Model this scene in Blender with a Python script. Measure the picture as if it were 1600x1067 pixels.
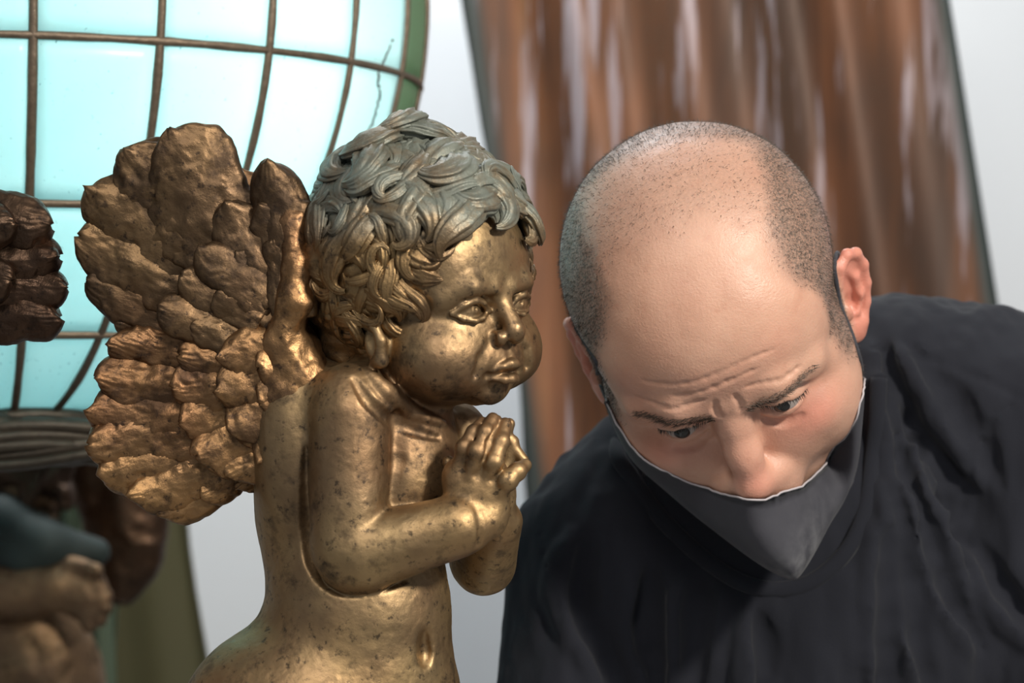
import bpy, math, random, time
import numpy as np
from mathutils import Vector, Matrix

# ------------------------------------------------------------------ clear
for o in list(bpy.data.objects):
    bpy.data.objects.remove(o)
SC = bpy.context.scene
COL = SC.collection
random.seed(5)
rng = np.random.default_rng(5)

# ------------------------------------------------------------------ camera
F = 1600 * 85.0 / 36.0          # focal length in pixels of the 1600 wide frame
CAMZ = 1.25
cam_d = bpy.data.cameras.new('camera')
cam_d.lens = 85.0
cam_d.sensor_width = 36.0
cam_d.clip_start = 0.05
cam = bpy.data.objects.new('camera', cam_d)
COL.objects.link(cam)
cam.location = (0, 0, CAMZ)
cam.rotation_euler = (math.pi / 2, 0, 0)
cam_d.dof.use_dof = True
cam_d.dof.focus_distance = 1.40
cam_d.dof.aperture_fstop = 7.1
SC.camera = cam

# ------------------------------------------------------------------ world, lights, exposure
vs = SC.view_settings
vs.view_transform = 'Standard'
vs.look = 'None'
vs.gamma = 1.0
vs.use_curve_mapping = False
vs.exposure = 0.0

wd = bpy.data.worlds.new('world')
SC.world = wd
wd.use_nodes = True
wd.node_tree.nodes['Background'].inputs[0].default_value = (0.86, 0.92, 1.0, 1)
wd.node_tree.nodes['Background'].inputs[1].default_value = 0.30


def area(name, loc, target, size, power, col=(1, 1, 1), sy=None):
    l = bpy.data.lights.new(name, 'AREA')
    l.size = size
    if sy:
        l.shape = 'RECTANGLE'
        l.size_y = sy
    l.energy = power
    l.color = col
    o = bpy.data.objects.new(name, l)
    COL.objects.link(o)
    o.location = loc
    d = Vector(target) - Vector(loc)
    o.rotation_euler = d.to_track_quat('-Z', 'Y').to_euler()
    return o


area('key_lamp', (1.05, 0.25, 2.10), (0.05, 1.5, 1.2), 0.18, 38, (1.0, 0.93, 0.82))
area('ceiling_lamp', (-0.25, 0.0, 2.35), (-0.1, 1.5, 1.2), 0.35, 12, (1.0, 0.95, 0.88))
area('rear_wall_fill', (-0.25, 2.5, 2.7), (-0.1, 3.3, 1.45), 0.8, 34, (0.95, 0.98, 1.0), 0.4)  # unseen light added to brighten the rear wall

# ------------------------------------------------------------------ helpers
def smooth(x, a, b):
    t = np.clip((x - a) / (b - a), 0, 1)
    return t * t * (3 - 2 * t)


def vnoise(p, freq, seed=0):
    """value noise, p (N,3) -> (N,) in -1..1"""
    q = p * freq
    i = np.floor(q).astype(np.int64)
    f = (q - i).astype(np.float32)
    f = f * f * (3 - 2 * f)
    out = np.zeros(len(p), np.float32)
    for dx in (0, 1):
        for dy in (0, 1):
            for dz in (0, 1):
                h = (i[:, 0] + dx) * 374761393 + (i[:, 1] + dy) * 668265263 + (i[:, 2] + dz) * 2147483647 + seed * 974711
                h = (h ^ (h >> 13)) * 1274126177
                h = (h ^ (h >> 16)) & 0xffff
                wgt = (f[:, 0] if dx else 1 - f[:, 0]) * (f[:, 1] if dy else 1 - f[:, 1]) * (f[:, 2] if dz else 1 - f[:, 2])
                out += wgt * (h / 32767.5 - 1)
    return out


def fbm(p, freq, octv=3, seed=0):
    o = 0
    a = 1.0
    for k in range(octv):
        o = o + a * vnoise(p, freq * 2 ** k, seed + k * 7)
        a *= .5
    return o


def pt(px, py, w):
    """pixel + depth offset (towards the camera) -> local px-unit coordinates"""
    s = 1 - w / F
    return np.array([(px - 800) * s, (533.5 - py) * s, w], np.float32)


def to_world(v, D0):
    """local px-unit coordinates (right, up, towards camera) at nominal depth D0 -> metres"""
    k = D0 / F
    v = np.asarray(v, np.float32)
    o = np.empty_like(v)
    o[..., 0] = v[..., 0] * k
    o[..., 1] = D0 - v[..., 2] * k
    o[..., 2] = CAMZ + v[..., 1] * k
    return o


def Wp(px, py, d):
    return Vector(((px - 800) / F * d, d, CAMZ + (533.5 - py) / F * d))


class SDF:
    def __init__(s, lo, hi, h):
        s.lo = np.array(lo, np.float32)
        s.h = h
        s.n = (np.ceil((np.array(hi) - s.lo) / h).astype(int) + 1)
        s.ax = [s.lo[i] + h * np.arange(s.n[i], dtype=np.float32) for i in range(3)]
        s.D = np.full(s.n, 60.0, np.float32)

    def _loc(s, lo, hi):
        a = np.clip(np.floor((np.array(lo) - s.lo) / s.h).astype(int), 0, s.n)
        b = np.clip(np.ceil((np.array(hi) - s.lo) / s.h).astype(int) + 1, 0, s.n)
        if np.any(b <= a):
            return None
        sl = tuple(slice(a[i], b[i]) for i in range(3))
        X = s.ax[0][sl[0]][:, None, None]
        Y = s.ax[1][sl[1]][None, :, None]
        Z = s.ax[2][sl[2]][None, None, :]
        return sl, X, Y, Z

    def _comb(s, sl, d, k, op):
        D = s.D[sl]
        if op == 'u':
            h = np.maximum(k - np.abs(D - d), 0)
            s.D[sl] = np.minimum(D, d) - h * h / (4 * k)
        else:
            d = -d
            h = np.maximum(k - np.abs(D - d), 0)
            s.D[sl] = np.maximum(D, d) + h * h / (4 * k)

    def ell(s, c, r, R=None, k=10, op='u'):
        c = np.asarray(c, np.float32)
        r = np.broadcast_to(np.asarray(r, np.float32), 3)
        pad = k + 4 * s.h
        m = (r.max() if R is not None else r) + pad
        L = s._loc(c - m, c + m)
        if L is None:
            return
        sl, X, Y, Z = L
        X, Y, Z = X - c[0], Y - c[1], Z - c[2]
        if R is not None:
            R = np.asarray(R, np.float32)      # columns = local axes
            X, Y, Z = (R[0, 0] * X + R[1, 0] * Y + R[2, 0] * Z, R[0, 1] * X + R[1, 1] * Y + R[2, 1] * Z,
                       R[0, 2] * X + R[1, 2] * Y + R[2, 2] * Z)
        a = X * X / r[0] ** 2 + Y * Y / r[1] ** 2 + Z * Z / r[2] ** 2
        b = X * X / r[0] ** 4 + Y * Y / r[1] ** 4 + Z * Z / r[2] ** 4
        k0 = np.sqrt(a)
        d = k0 * (k0 - 1) / np.sqrt(b + 1e-12)
        d = np.where(k0 < .05, -r.min(), d)
        s._comb(sl, d, k, op)

    def cone(s, a, b, ra, rb, k=10, op='u'):
        a = np.asarray(a, np.float32)
        b = np.asarray(b, np.float32)
        pad = k + 4 * s.h + max(ra, rb)
        L = s._loc(np.minimum(a, b) - pad, np.maximum(a, b) + pad)
        if L is None:
            return
        sl, X, Y, Z = L
        v = b - a
        X, Y, Z = X - a[0], Y - a[1], Z - a[2]
        t = np.clip((X * v[0] + Y * v[1] + Z * v[2]) / float(v @ v + 1e-9), 0, 1)
        d = np.sqrt((X - t * v[0]) ** 2 + (Y - t * v[1]) ** 2 + (Z - t * v[2]) ** 2) - (ra + (rb - ra) * t)
        s._comb(sl, d, k, op)

    def tube(s, pts, r, k=8, op='u'):
        r = np.broadcast_to(np.asarray(r, float), len(pts))
        for i in range(len(pts) - 1):
            s.cone(pts[i], pts[i + 1], r[i], r[i + 1], k, op)

    def surf(s, p, d, far=140, miss=False):
        """first surface point met when marching from p + d*far against d"""
        p, d = np.asarray(p, float), np.asarray(d, float)
        d = d / np.linalg.norm(d)
        t = np.arange(far, -far, -s.h * .5)
        q = p + d * t[:, None]
        i = np.round((q - s.lo) / s.h).astype(int)
        ok = np.all((i >= 0) & (i < s.n), axis=1)
        i = np.clip(i, 0, s.n - 1)
        hit = ok & (s.D[i[:, 0], i[:, 1], i[:, 2]] < 0)
        if not hit.any():
            return None if miss else p
        return q[int(np.argmax(hit))]

    def crease(s, pts, d, r, sink=.25, k=10, n=14, op='s', far=140):
        """thin groove (or ridge) following the surface; sink = share of r below the surface"""
        pp = [s.surf(p, d, far) for p in catmull(pts, n)]
        d = np.asarray(d, float) / np.linalg.norm(d)
        sg = 1 if op == 's' else -1
        rr = r * np.sin(np.linspace(.3, math.pi - .3, n))
        s.tube([p + sg * d * x * (1 - sink) for p, x in zip(pp, rr)], rr, k, op)

    def displace(s, fn, band=14):
        idx = np.nonzero(np.abs(s.D) < band)
        P = np.stack([s.ax[i][idx[i]] for i in range(3)], 1)
        s.D[idx] += fn(P)

    def mesh(s, relax=2):
        D = s.D
        n = s.n
        sg = D < 0
        c = np.zeros(n - 1, np.int8)
        for dx in (0, 1):
            for dy in (0, 1):
                for dz in (0, 1):
                    c += sg[dx:n[0] - 1 + dx, dy:n[1] - 1 + dy, dz:n[2] - 1 + dz]
        act = (c > 0) & (c < 8)
        I = np.argwhere(act)
        vid = np.full(n - 1, -1, np.int32)
        vid[act] = np.arange(len(I))
        acc = np.zeros((len(I), 3), np.float32)
        cnt = np.zeros(len(I), np.float32)
        cor = [(x, y, z) for x in (0, 1) for y in (0, 1) for z in (0, 1)]
        val = {q: D[I[:, 0] + q[0], I[:, 1] + q[1], I[:, 2] + q[2]] for q in cor}
        for q in cor:
            for a in range(3):
                if q[a] == 0:
                    q2 = list(q)
                    q2[a] = 1
                    v0, v1 = val[q], val[tuple(q2)]
                    m = (v0 < 0) != (v1 < 0)
                    t = v0[m] / (v0[m] - v1[m])
                    p = np.tile(np.array(q, np.float32), (m.sum(), 1))
                    p[:, a] = t
                    acc[m] += p
                    cnt[m] += 1
        V = (I + acc / cnt[:, None]) * s.h + s.lo
        quads = []
        for a in range(3):
            b, cc = (a + 1) % 3, (a + 2) % 3
            s0 = [slice(0, n[i]) for i in range(3)]
            s1 = list(s0)
            s0[a] = slice(0, n[a] - 1)
            s1[a] = slice(1, n[a])
            e = sg[tuple(s0)] != sg[tuple(s1)]
            E = np.argwhere(e)
            ok = (E[:, b] > 0) & (E[:, cc] > 0) & (E[:, b] < n[b] - 1) & (E[:, cc] < n[cc] - 1)
            E = E[ok]
            flip = sg[E[:, 0], E[:, 1], E[:, 2]]
            def g(db, dc):
                q = E.copy()
                q[:, b] -= db
                q[:, cc] -= dc
                return vid[q[:, 0], q[:, 1], q[:, 2]]
            Q = np.stack([g(1, 1), g(0, 1), g(0, 0), g(1, 0)], 1)
            Q[~flip] = Q[~flip][:, ::-1]
            quads.append(Q)
        Q = np.concatenate(quads)
        V = V.astype(np.float32)
        if relax:
            e = np.concatenate([Q[:, [0, 1]], Q[:, [1, 2]], Q[:, [2, 3]], Q[:, [3, 0]]])
            N = len(V)
            deg = np.bincount(e[:, 0], minlength=N) + 1e-6
            for it in range(relax):
                for lam in (.5, -.42):
                    S = np.stack([np.bincount(e[:, 0], V[e[:, 1], i], N) for i in range(3)], 1)
                    V = (V + lam * (S / deg[:, None] - V)).astype(np.float32)
        return V, Q


def make_mesh(name, V, Q, mat, parent=None, attrs=None, smooth_shade=True, origin=None):
    """V in metres, Q an (n,4) or (n,3) index array or list of those"""
    Qs = Q if isinstance(Q, list) else [Q]
    Qs = [q for q in Qs if len(q)]
    V = np.asarray(V, np.float32)
    if origin is not None:
        V = V - np.array(origin, np.float32)
    me = bpy.data.meshes.new(name)
    me.vertices.add(len(V))
    me.vertices.foreach_set('co', V.ravel())
    li = np.concatenate([q.ravel() for q in Qs]).astype(np.int32)
    tot = np.concatenate([np.full(len(q), q.shape[1], np.int32) for q in Qs])
    st = np.concatenate([[0], np.cumsum(tot)[:-1]]).astype(np.int32)
    me.loops.add(len(li))
    me.loops.foreach_set('vertex_index', li)
    me.polygons.add(len(tot))
    me.polygons.foreach_set('loop_start', st)
    me.polygons.foreach_set('loop_total', tot)
    me.polygons.foreach_set('use_smooth', np.full(len(tot), smooth_shade, bool))
    me.update(calc_edges=True)
    me.validate()
    for k, a in (attrs or {}).items():
        at = me.attributes.new(k, 'FLOAT', 'POINT')
        at.data.foreach_set('value', np.asarray(a, np.float32))
    if mat:
        me.materials.append(mat)
    o = bpy.data.objects.new(name, me)
    COL.objects.link(o)
    if origin is not None:
        o.location = origin
    if parent:
        o.parent = parent
        o.matrix_parent_inverse = Matrix.Translation(-Vector(parent.location))
    return o


class MB:
    """collects grids and tubes into one mesh"""
    def __init__(s):
        s.V, s.Q, s.A, s.n = [], [], [], 0

    def add(s, V, Q, a=0.0):
        V = np.asarray(V, np.float32).reshape(-1, 3)
        s.V.append(V)
        s.Q.append(np.asarray(Q) + s.n)
        s.A.append(np.broadcast_to(np.asarray(a, np.float32), len(V)))
        s.n += len(V)

    def get(s):
        q4 = [q for q in s.Q if q.shape[1] == 4]
        q3 = [q for q in s.Q if q.shape[1] == 3]
        L = []
        if q4:
            L.append(np.concatenate(q4))
        if q3:
            L.append(np.concatenate(q3))
        return np.concatenate(s.V), L, np.concatenate(s.A)


def grid_quads(nu, nv, cu=False, cv=False):
    i = np.arange(nu if cu else nu - 1)
    j = np.arange(nv if cv else nv - 1)
    I, J = np.meshgrid(i, j, indexing='ij')
    I2, J2 = (I + 1) % nu, (J + 1) % nv
    return np.stack([I * nv + J, I2 * nv + J, I2 * nv + J2, I * nv + J2], -1).reshape(-1, 4)


def sweep(path, rad, up, nseg=10, groove=0, gn=6, flat=1.0, caps=True):
    """tube along path (n,3), radius (n,), up (n,3) reference normals"""
    path = np.asarray(path, float)
    n = len(path)
    T = np.gradient(path, axis=0)
    T /= np.linalg.norm(T, axis=1, keepdims=True) + 1e-9
    up = np.broadcast_to(np.asarray(up, float), (n, 3))
    B = np.cross(T, up)
    B /= np.linalg.norm(B, axis=1, keepdims=True) + 1e-9
    U = np.cross(B, T)
    th = np.linspace(0, 2 * math.pi, nseg, endpoint=False)
    rr = 1 + groove * np.cos(gn * th)
    rad = np.broadcast_to(np.asarray(rad, float), n)
    V = path[:, None] + rad[:, None, None] * rr[None, :, None] * (
        np.cos(th)[None, :, None] * B[:, None] + flat * np.sin(th)[None, :, None] * U[:, None])
    Q = grid_quads(n, nseg, cv=True)
    V = V.reshape(-1, 3)
    if caps:
        V = np.concatenate([V, path[:1], path[-1:]])
        a, b = n * nseg, n * nseg + 1
        j = np.arange(nseg)
        t0 = np.stack([np.full(nseg, a), j, (j + 1) % nseg, np.full(nseg, a)], 1)[:, :3]
        t1 = np.stack([np.full(nseg, b), (n - 1) * nseg + (j + 1) % nseg, (n - 1) * nseg + j], 1)
        return V, Q, np.concatenate([t0[:, [0, 1, 2]], t1])
    return V, Q, np.zeros((0, 3), int)


def catmull(P, n):
    P = np.asarray(P, float)
    Pe = np.concatenate([[2 * P[0] - P[1]], P, [2 * P[-1] - P[-2]]])
    t = np.linspace(0, len(P) - 1, n)
    i = np.minimum(t.astype(int), len(P) - 2)
    f = (t - i)[:, None]
    a, b, c, d = Pe[i], Pe[i + 1], Pe[i + 2], Pe[i + 3]
    return .5 * (2 * b + (c - a) * f + (2 * a - 5 * b + 4 * c - d) * f ** 2 + (3 * b - a - 3 * c + d) * f ** 3)


def empty(name, loc, label=None, cat=None, group=None):
    o = bpy.data.objects.new(name, None)
    COL.objects.link(o)
    o.location = loc
    o.empty_display_size = .05
    tag(o, label, cat, group)
    return o


def tag(o, label=None, cat=None, group=None, kind=None):
    for k, v in (('label', label), ('category', cat), ('group', group), ('kind', kind)):
        if v:
            o[k] = v
    return o


# ------------------------------------------------------------------ materials
class NT:
    def __init__(s, name):
        s.m = bpy.data.materials.new(name)
        s.m.use_nodes = True
        s.t = s.m.node_tree
        s.b = s.t.nodes['Principled BSDF']
        s.out = s.t.nodes['Material Output']
        s.co = s.t.nodes.new('ShaderNodeTexCoord').outputs['Object']

    def link(s, a, b):
        s.t.links.new(a, b)

    def map(s, scale=(1, 1, 1), src=None):
        n = s.t.nodes.new('ShaderNodeMapping')
        n.inputs['Scale'].default_value = scale
        s.link(src or s.co, n.inputs[0])
        return n.outputs[0]

    def noise(s, scale, detail=4, rough=.55, src=None, dist=0):
        n = s.t.nodes.new('ShaderNodeTexNoise')
        n.inputs['Scale'].default_value = scale
        n.inputs['Detail'].default_value = detail
        n.inputs['Roughness'].default_value = rough
        n.inputs['Distortion'].default_value = dist
        s.link(src or s.co, n.inputs['Vector'])
        return n.outputs['Fac']

    def ramp(s, fac, stops):
        n = s.t.nodes.new('ShaderNodeValToRGB')
        el = n.color_ramp.elements
        while len(el) < len(stops):
            el.new(.5)
        for e, (p, c) in zip(el, stops):
            e.position = p
            e.color = (*c, 1) if not isinstance(c, (int, float)) else (c, c, c, 1)
        s.link(fac, n.inputs[0])
        return n.outputs[0]

    def mix(s, fac, a, b, mode='MIX'):
        n = s.t.nodes.new('ShaderNodeMix')
        n.data_type = 'RGBA'
        n.blend_type = mode
        for v, i in ((fac, 0), (a, 6), (b, 7)):
            if isinstance(v, (int, float)):
                n.inputs[i].default_value = v
            elif isinstance(v, tuple):
                n.inputs[i].default_value = (*v, 1)
            else:
                s.link(v, n.inputs[i])
        return n.outputs[2]

    def math(s, op, a, b=0.0, clamp=False):
        n = s.t.nodes.new('ShaderNodeMath')
        n.operation = op
        n.use_clamp = clamp
        for v, i in ((a, 0), (b, 1)):
            if isinstance(v, (int, float)):
                n.inputs[i].default_value = v
            else:
                s.link(v, n.inputs[i])
        return n.outputs[0]

    def attr(s, name):
        n = s.t.nodes.new('ShaderNodeAttribute')
        n.attribute_name = name
        return n.outputs['Fac']

    def bump(s, h, strength=.3, dist=.001, normal=None):
        n = s.t.nodes.new('ShaderNodeBump')
        n.inputs['Strength'].default_value = strength
        n.inputs['Distance'].default_value = dist
        s.link(h, n.inputs['Height'])
        if normal:
            s.link(normal, n.inputs['Normal'])
        return n.outputs[0]

    def set(s, **kw):
        for k, v in kw.items():
            i = s.b.inputs[k.replace('_', ' ')]
            if isinstance(v, (int, float)):
                i.default_value = v
            elif isinstance(v, tuple):
                i.default_value = (*v, 1) if len(v) == 3 and i.type == 'RGBA' else v
            else:
                s.link(v, i)
        return s


def bronze(name, gold, mid, dark, grain=1.0, verd=False, rough=.36, darkfac=(.36, .47)):
    m = NT(name)
    n1 = m.noise(9, 5, .6)
    n2 = m.noise(45, 6, .7)
    n3 = m.noise(170, 4, .7)
    c = m.mix(m.ramp(n1, [(.38, 0), (.62, 1)]), mid, gold)
    c = m.mix(m.math('MULTIPLY', m.ramp(n2, [(.45, 0), (.7, 1)]), .55), c, mid)
    c = m.mix(m.math('MULTIPLY', m.ramp(m.noise(5, 4, .6), [(.48, 0), (.66, 1)]), .5), c, tuple(x * y for x, y in zip(mid, (1.15, .86, .80))))
    blot = m.math('MULTIPLY', m.ramp(n2, [(darkfac[0], 1), (darkfac[1], 0)]), .62)
    c = m.mix(blot, c, dark)
    sp = m.math('MULTIPLY', m.ramp(n3, [(.33, 1), (.42, 0)]), .8)
    c = m.mix(sp, c, dark)
    met = .92
    if verd:
        v = m.math('MULTIPLY', m.attr('verd'), m.ramp(m.noise(48, 6, .7), [(.30, .25), (.56, 1)]), True)
        c = m.mix(v, c, m.mix(m.noise(60, 4), (.055, .060, .048), (.22, .24, .20)))
        met = m.math('SUBTRACT', .92, m.math('MULTIPLY', v, .72))
    m.set(Base_Color=c, Metallic=met, Roughness=m.ramp(n2, [(.3, rough + .18), (.7, rough - .04)]))
    h = m.math('ADD', m.math('MULTIPLY', n2, .6), m.math('MULTIPLY', n3, .4))
    m.set(Normal=m.bump(h, .35 * grain, .0018))
    return m.m


M = {}
M['bronze'] = bronze('bronze_skin', (.40, .278, .135), (.22, .148, .082), (.05, .037, .028), rough=.44)
M['bronze_brown'] = bronze('bronze_brown', (.27, .17, .09), (.15, .095, .06), (.04, .03, .02), rough=.5)
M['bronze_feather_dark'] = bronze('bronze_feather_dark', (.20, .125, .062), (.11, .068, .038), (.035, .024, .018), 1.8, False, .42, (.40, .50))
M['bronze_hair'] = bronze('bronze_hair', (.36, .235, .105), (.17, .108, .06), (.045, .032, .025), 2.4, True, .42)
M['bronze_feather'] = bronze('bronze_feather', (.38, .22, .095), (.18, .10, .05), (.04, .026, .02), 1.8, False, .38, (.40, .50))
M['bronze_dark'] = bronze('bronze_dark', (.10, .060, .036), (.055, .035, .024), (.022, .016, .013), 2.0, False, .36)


def simple(name, col, rough=.6, metal=0, nscale=None, namp=.2, bump=0):
    m = NT(name)
    m.set(Base_Color=col, Roughness=rough, Metallic=metal)
    if nscale:
        n = m.noise(nscale, 5, .6)
        m.set(Base_Color=m.mix(n, tuple(c * (1 - namp) for c in col), tuple(min(1, c * (1 + namp)) for c in col)))
        if bump:
            m.set(Normal=m.bump(n, bump, .002))
    return m.m


M['wall'] = simple('painted_wall', (.66, .68, .70), .9, 0, 2.0, .03)
M['floor'] = simple('grey_floor', (.33, .32, .31), .7, 0, 6, .12)
M['lead'] = simple('lead_came', (.16, .12, .085), .5, .6, 140, .5, .5)
M['collar_bronze'] = simple('twig_bronze', (.06, .048, .035), .5, .5, 90, .6, .5)

# turquoise glass, and green rim panes with grazing-view darkening put into their colour
def glass(name, ca, cb):
    m = NT(name)
    n = m.noise(14, 4)
    sp = m.ramp(m.noise(260, 3, .7), [(.28, 0), (.33, 1)])
    c = m.mix(n, ca, cb)
    c = m.mix(m.math('SUBTRACT', 1.0, sp), c, (.05, .22, .26))
    tr = m.t.nodes.new('ShaderNodeBsdfTranslucent')
    m.link(c, tr.inputs[0])
    m.set(Base_Color=c, Roughness=.28, Normal=m.bump(m.noise(120, 3), .12, .001))
    mx = m.t.nodes.new('ShaderNodeMixShader')
    mx.inputs[0].default_value = .62
    m.link(m.b.outputs[0], mx.inputs[1])
    m.link(tr.outputs[0], mx.inputs[2])
    m.link(mx.outputs[0], m.out.inputs[0])
    return m.m


M['glass'] = glass('turquoise_glass', (.60, .86, .88), (.70, .91, .92))
M['glass_pale'] = glass('pale_glass', (.60, .78, .79), (.70, .85, .85))
M['glass_grazing_tint'] = glass('grazing_tint_glass', (.20, .30, .20), (.30, .40, .28))

# rusty patinated sheet
m = NT('rust_patina')
st = m.map((1, 1, .07))
n1 = m.noise(9, 5, .6, st, .3)
n2 = m.noise(34, 4, .6, st)
n3 = m.noise(2.3, 4, .6)
c = m.ramp(n1, [(.32, (.025, .016, .012)), (.44, (.09, .036, .016)), (.56, (.225, .080, .028)), (.72, (.30, .15, .07))])
c = m.mix(m.ramp(n3, [(.40, 0), (.66, .75)]), c, (.06, .032, .020))
c = m.mix(m.ramp(n2, [(.58, 0), (.66, .85)]), c, (.40, .33, .36))
edge = m.attr('edge')
c = m.mix(edge, c, (.030, .040, .038))
m.set(Base_Color=c, Roughness=.48, Metallic=.25, Normal=m.bump(n1, .3, .01))
M['rust'] = m.m

m = NT('olive_sheet')
n1 = m.noise(3, 4)
m.set(Base_Color=m.mix(n1, (.055, .055, .022), (.11, .095, .042)), Roughness=.6)
M['olive'] = m.m
M['green_sheet'] = simple('green_sheet', (.06, .085, .05), .6, 0, 5, .3)
M['teal_cloth'] = simple('teal_patina', (.016, .026, .024), .7, .2, 12, .4)

# skin with stubble
m = NT('skin')
n1 = m.noise(28, 4)
n2 = m.noise(650, 3, .7)
n4 = m.noise(110, 3)
c = m.mix(n1, (.46, .235, .160), (.65, .395, .285))
c = m.mix(m.math('MULTIPLY', m.attr('red'), .7), c, (.62, .19, .14))
c = m.mix(m.math('MULTIPLY', m.ramp(n4, [(.30, 1), (.40, 0)]), .25), c, (.46, .22, .15))
st = m.attr('stubble')
spk = m.ramp(n2, [(.35, 1), (.65, .45)])
c = m.mix(m.math('MULTIPLY', st, spk, True), c, (.10, .075, .06))
m.set(Base_Color=c, Roughness=m.ramp(n4, [(.3, .33), (.7, .54)]), Subsurface_Weight=.12, Subsurface_Scale=.006,
      Normal=m.bump(m.math('ADD', n2, n4), .30, .0012))
m.b.inputs['Subsurface Radius'].default_value = (1.0, .35, .2)
M['skin'] = m.m
M['hair'] = simple('short_hair', (.055, .042, .034), .55)
M['brow'] = simple('brow_hair', (.10, .07, .052), .6)
M['eye_white'] = simple('eye_white', (.42, .36, .33), .25)
M['iris'] = simple('iris', (.014, .014, .014), .22)

m = NT('black_cotton')
n1 = m.noise(7, 4)
n2 = m.noise(700, 2)
m.set(Base_Color=m.mix(n1, (.011, .012, .017), (.019, .0205, .028)), Roughness=.95,
      Normal=m.bump(m.math('ADD', m.math('MULTIPLY', n2, .3), m.noise(30, 3)), .25, .002))
m.b.inputs['Sheen Weight'].default_value = .06
m.b.inputs['Specular IOR Level'].default_value = .2
m.b.inputs['Sheen Roughness'].default_value = .5
M['cotton'] = m.m
m = NT('mask_cloth')
n1 = m.noise(30, 4)
d1 = m.attr('dust')
c = m.mix(n1, (.030, .030, .038), (.055, .055, .066))
c = m.mix(m.math('MULTIPLY', d1, m.ramp(m.noise(70, 4), [(.35, 0), (.7, .8)])), c, (.26, .26, .27))
m.set(Base_Color=c, Roughness=.75, Normal=m.bump(m.noise(60, 4), .25, .002))
m.b.inputs['Sheen Weight'].default_value = .05
m.b.inputs['Specular IOR Level'].default_value = .25
M['mask'] = m.m
M['mask_edge'] = simple('mask_edge', (.42, .39, .41), .8)
M['trousers'] = simple('dark_denim', (.03, .035, .05), .9, 0, 40, .2)
M['shoe'] = simple('shoe_leather', (.02, .018, .016), .5, 0, 40, .2)


# ------------------------------------------------------------------ room
def box(name, lo, hi, mat, parent=None, kind=None):
    lo, hi = np.array(lo, float), np.array(hi, float)
    V = np.array([[(lo, hi)[x][0], (lo, hi)[y][1], (lo, hi)[z][2]] for x in (0, 1) for y in (0, 1) for z in (0, 1)])
    Q = np.array([[0, 1, 3, 2], [4, 6, 7, 5], [0, 4, 5, 1], [2, 3, 7, 6], [0, 2, 6, 4], [1, 5, 7, 3]])
    o = make_mesh(name, V, Q, mat, parent, smooth_shade=False, origin=((lo + hi) / 2 * np.array([1, 1, 0]) + [0, 0, lo[2]]))
    if kind:
        o['kind'] = kind
    return o


box('floor', (-3, -1.0, -.05), (3, 3.4, 0), M['floor'], kind='structure')
box('wall_back', (-3, 3.3, 0), (3, 3.4, 3.2), M['wall'], kind='structure')

box('ceiling', (-3, -1.0, 3.2), (3, 3.4, 3.25), M['wall'], kind='structure')

# ---- rusty sheet: hangs tilted in front of the wall, softly fluted
def sheet(name, corners, d, mat, th=.012, flute=.02, nu=60, nv=24, edge_w=.024, seed=3):
    TL, TR, BL, BR = [np.array(Wp(*c, d)) for c in corners]
    u = np.linspace(0, 1, nu)
    v = np.linspace(0, 1, nv)
    U, Vv = np.meshgrid(u, v, indexing='ij')
    P = ((1 - U) * (1 - Vv))[..., None] * TL + (U * (1 - Vv))[..., None] * TR + ((1 - U) * Vv)[..., None] * BL + (U * Vv)[..., None] * BR
    q = np.stack([U * 9, U * 0 + seed, Vv * .8], -1).reshape(-1, 3)
    P[..., 1] += flute * vnoise(q, 1.0, seed).reshape(U.shape)
    q2 = np.stack([Vv * 7 + U * 40, U * 0, U * 0], -1).reshape(-1, 3)
    wob = vnoise(q2, 1.0, seed + 4).reshape(U.shape)
    P[..., 0] += .012 * wob * (np.abs(U - .5) > .49)
    wid = np.linalg.norm(TR - TL)
    ed = np.clip(1 - np.minimum(U, 1 - U) * wid / edge_w, 0, 1)
    ed = np.minimum(1, ed * 1.6)
    Pb = P.copy()
    Pb[..., 1] += th
    n = nu * nv
    Q = grid_quads(nu, nv)
    Qb = Q[:, ::-1] + n
    rim = []
    idx = np.arange(n).reshape(nu, nv)
    for line in (idx[:, 0], idx[::-1, -1], idx[::-1, 0][:0], idx[0, ::-1], idx[-1, :]):
        for a, b in zip(line[:-1], line[1:]):
            rim.append([a, b, b + n, a + n])
    V = np.concatenate([P.reshape(-1, 3), Pb.reshape(-1, 3)])
    org = (float(V[:, 0].mean()), float(V[:, 1].mean()), float(V[:, 2].min()))
    return make_mesh(name, V, np.concatenate([Q, Qb, np.array(rim)]), mat, None, {'edge': np.concatenate([ed.ravel(), ed.ravel()])}, True, org)


s = sheet('rust_sheet', [(690, -260), (1445, -260), (1043, 2346), (1848, 2346)], 2.6, M['rust'])
tag(s, 'tall rust brown patinated metal sheet with vertical streaks behind the man', 'metal panel')
# ------------------------------------------------------------------ leaded glass globe
DG = 1.85
GR = .174 * DG
GC = np.array([(8 - 800) / F * DG, DG, CAMZ + .136 * DG])
globe = empty('glass_globe', (GC[0], GC[1], GC[2] - GR), 'large turquoise leaded glass globe behind the winged cherub statue', 'globe')


def sph(lat, lon, r=GR):
    """lon 0 faces the camera, grows to the right"""
    la, lo = np.radians(lat), np.radians(lon)
    return np.stack([GC[0] + r * np.cos(la) * np.sin(lo), GC[1] - r * np.cos(la) * np.cos(lo), GC[2] + r * np.sin(la)], -1)


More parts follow.
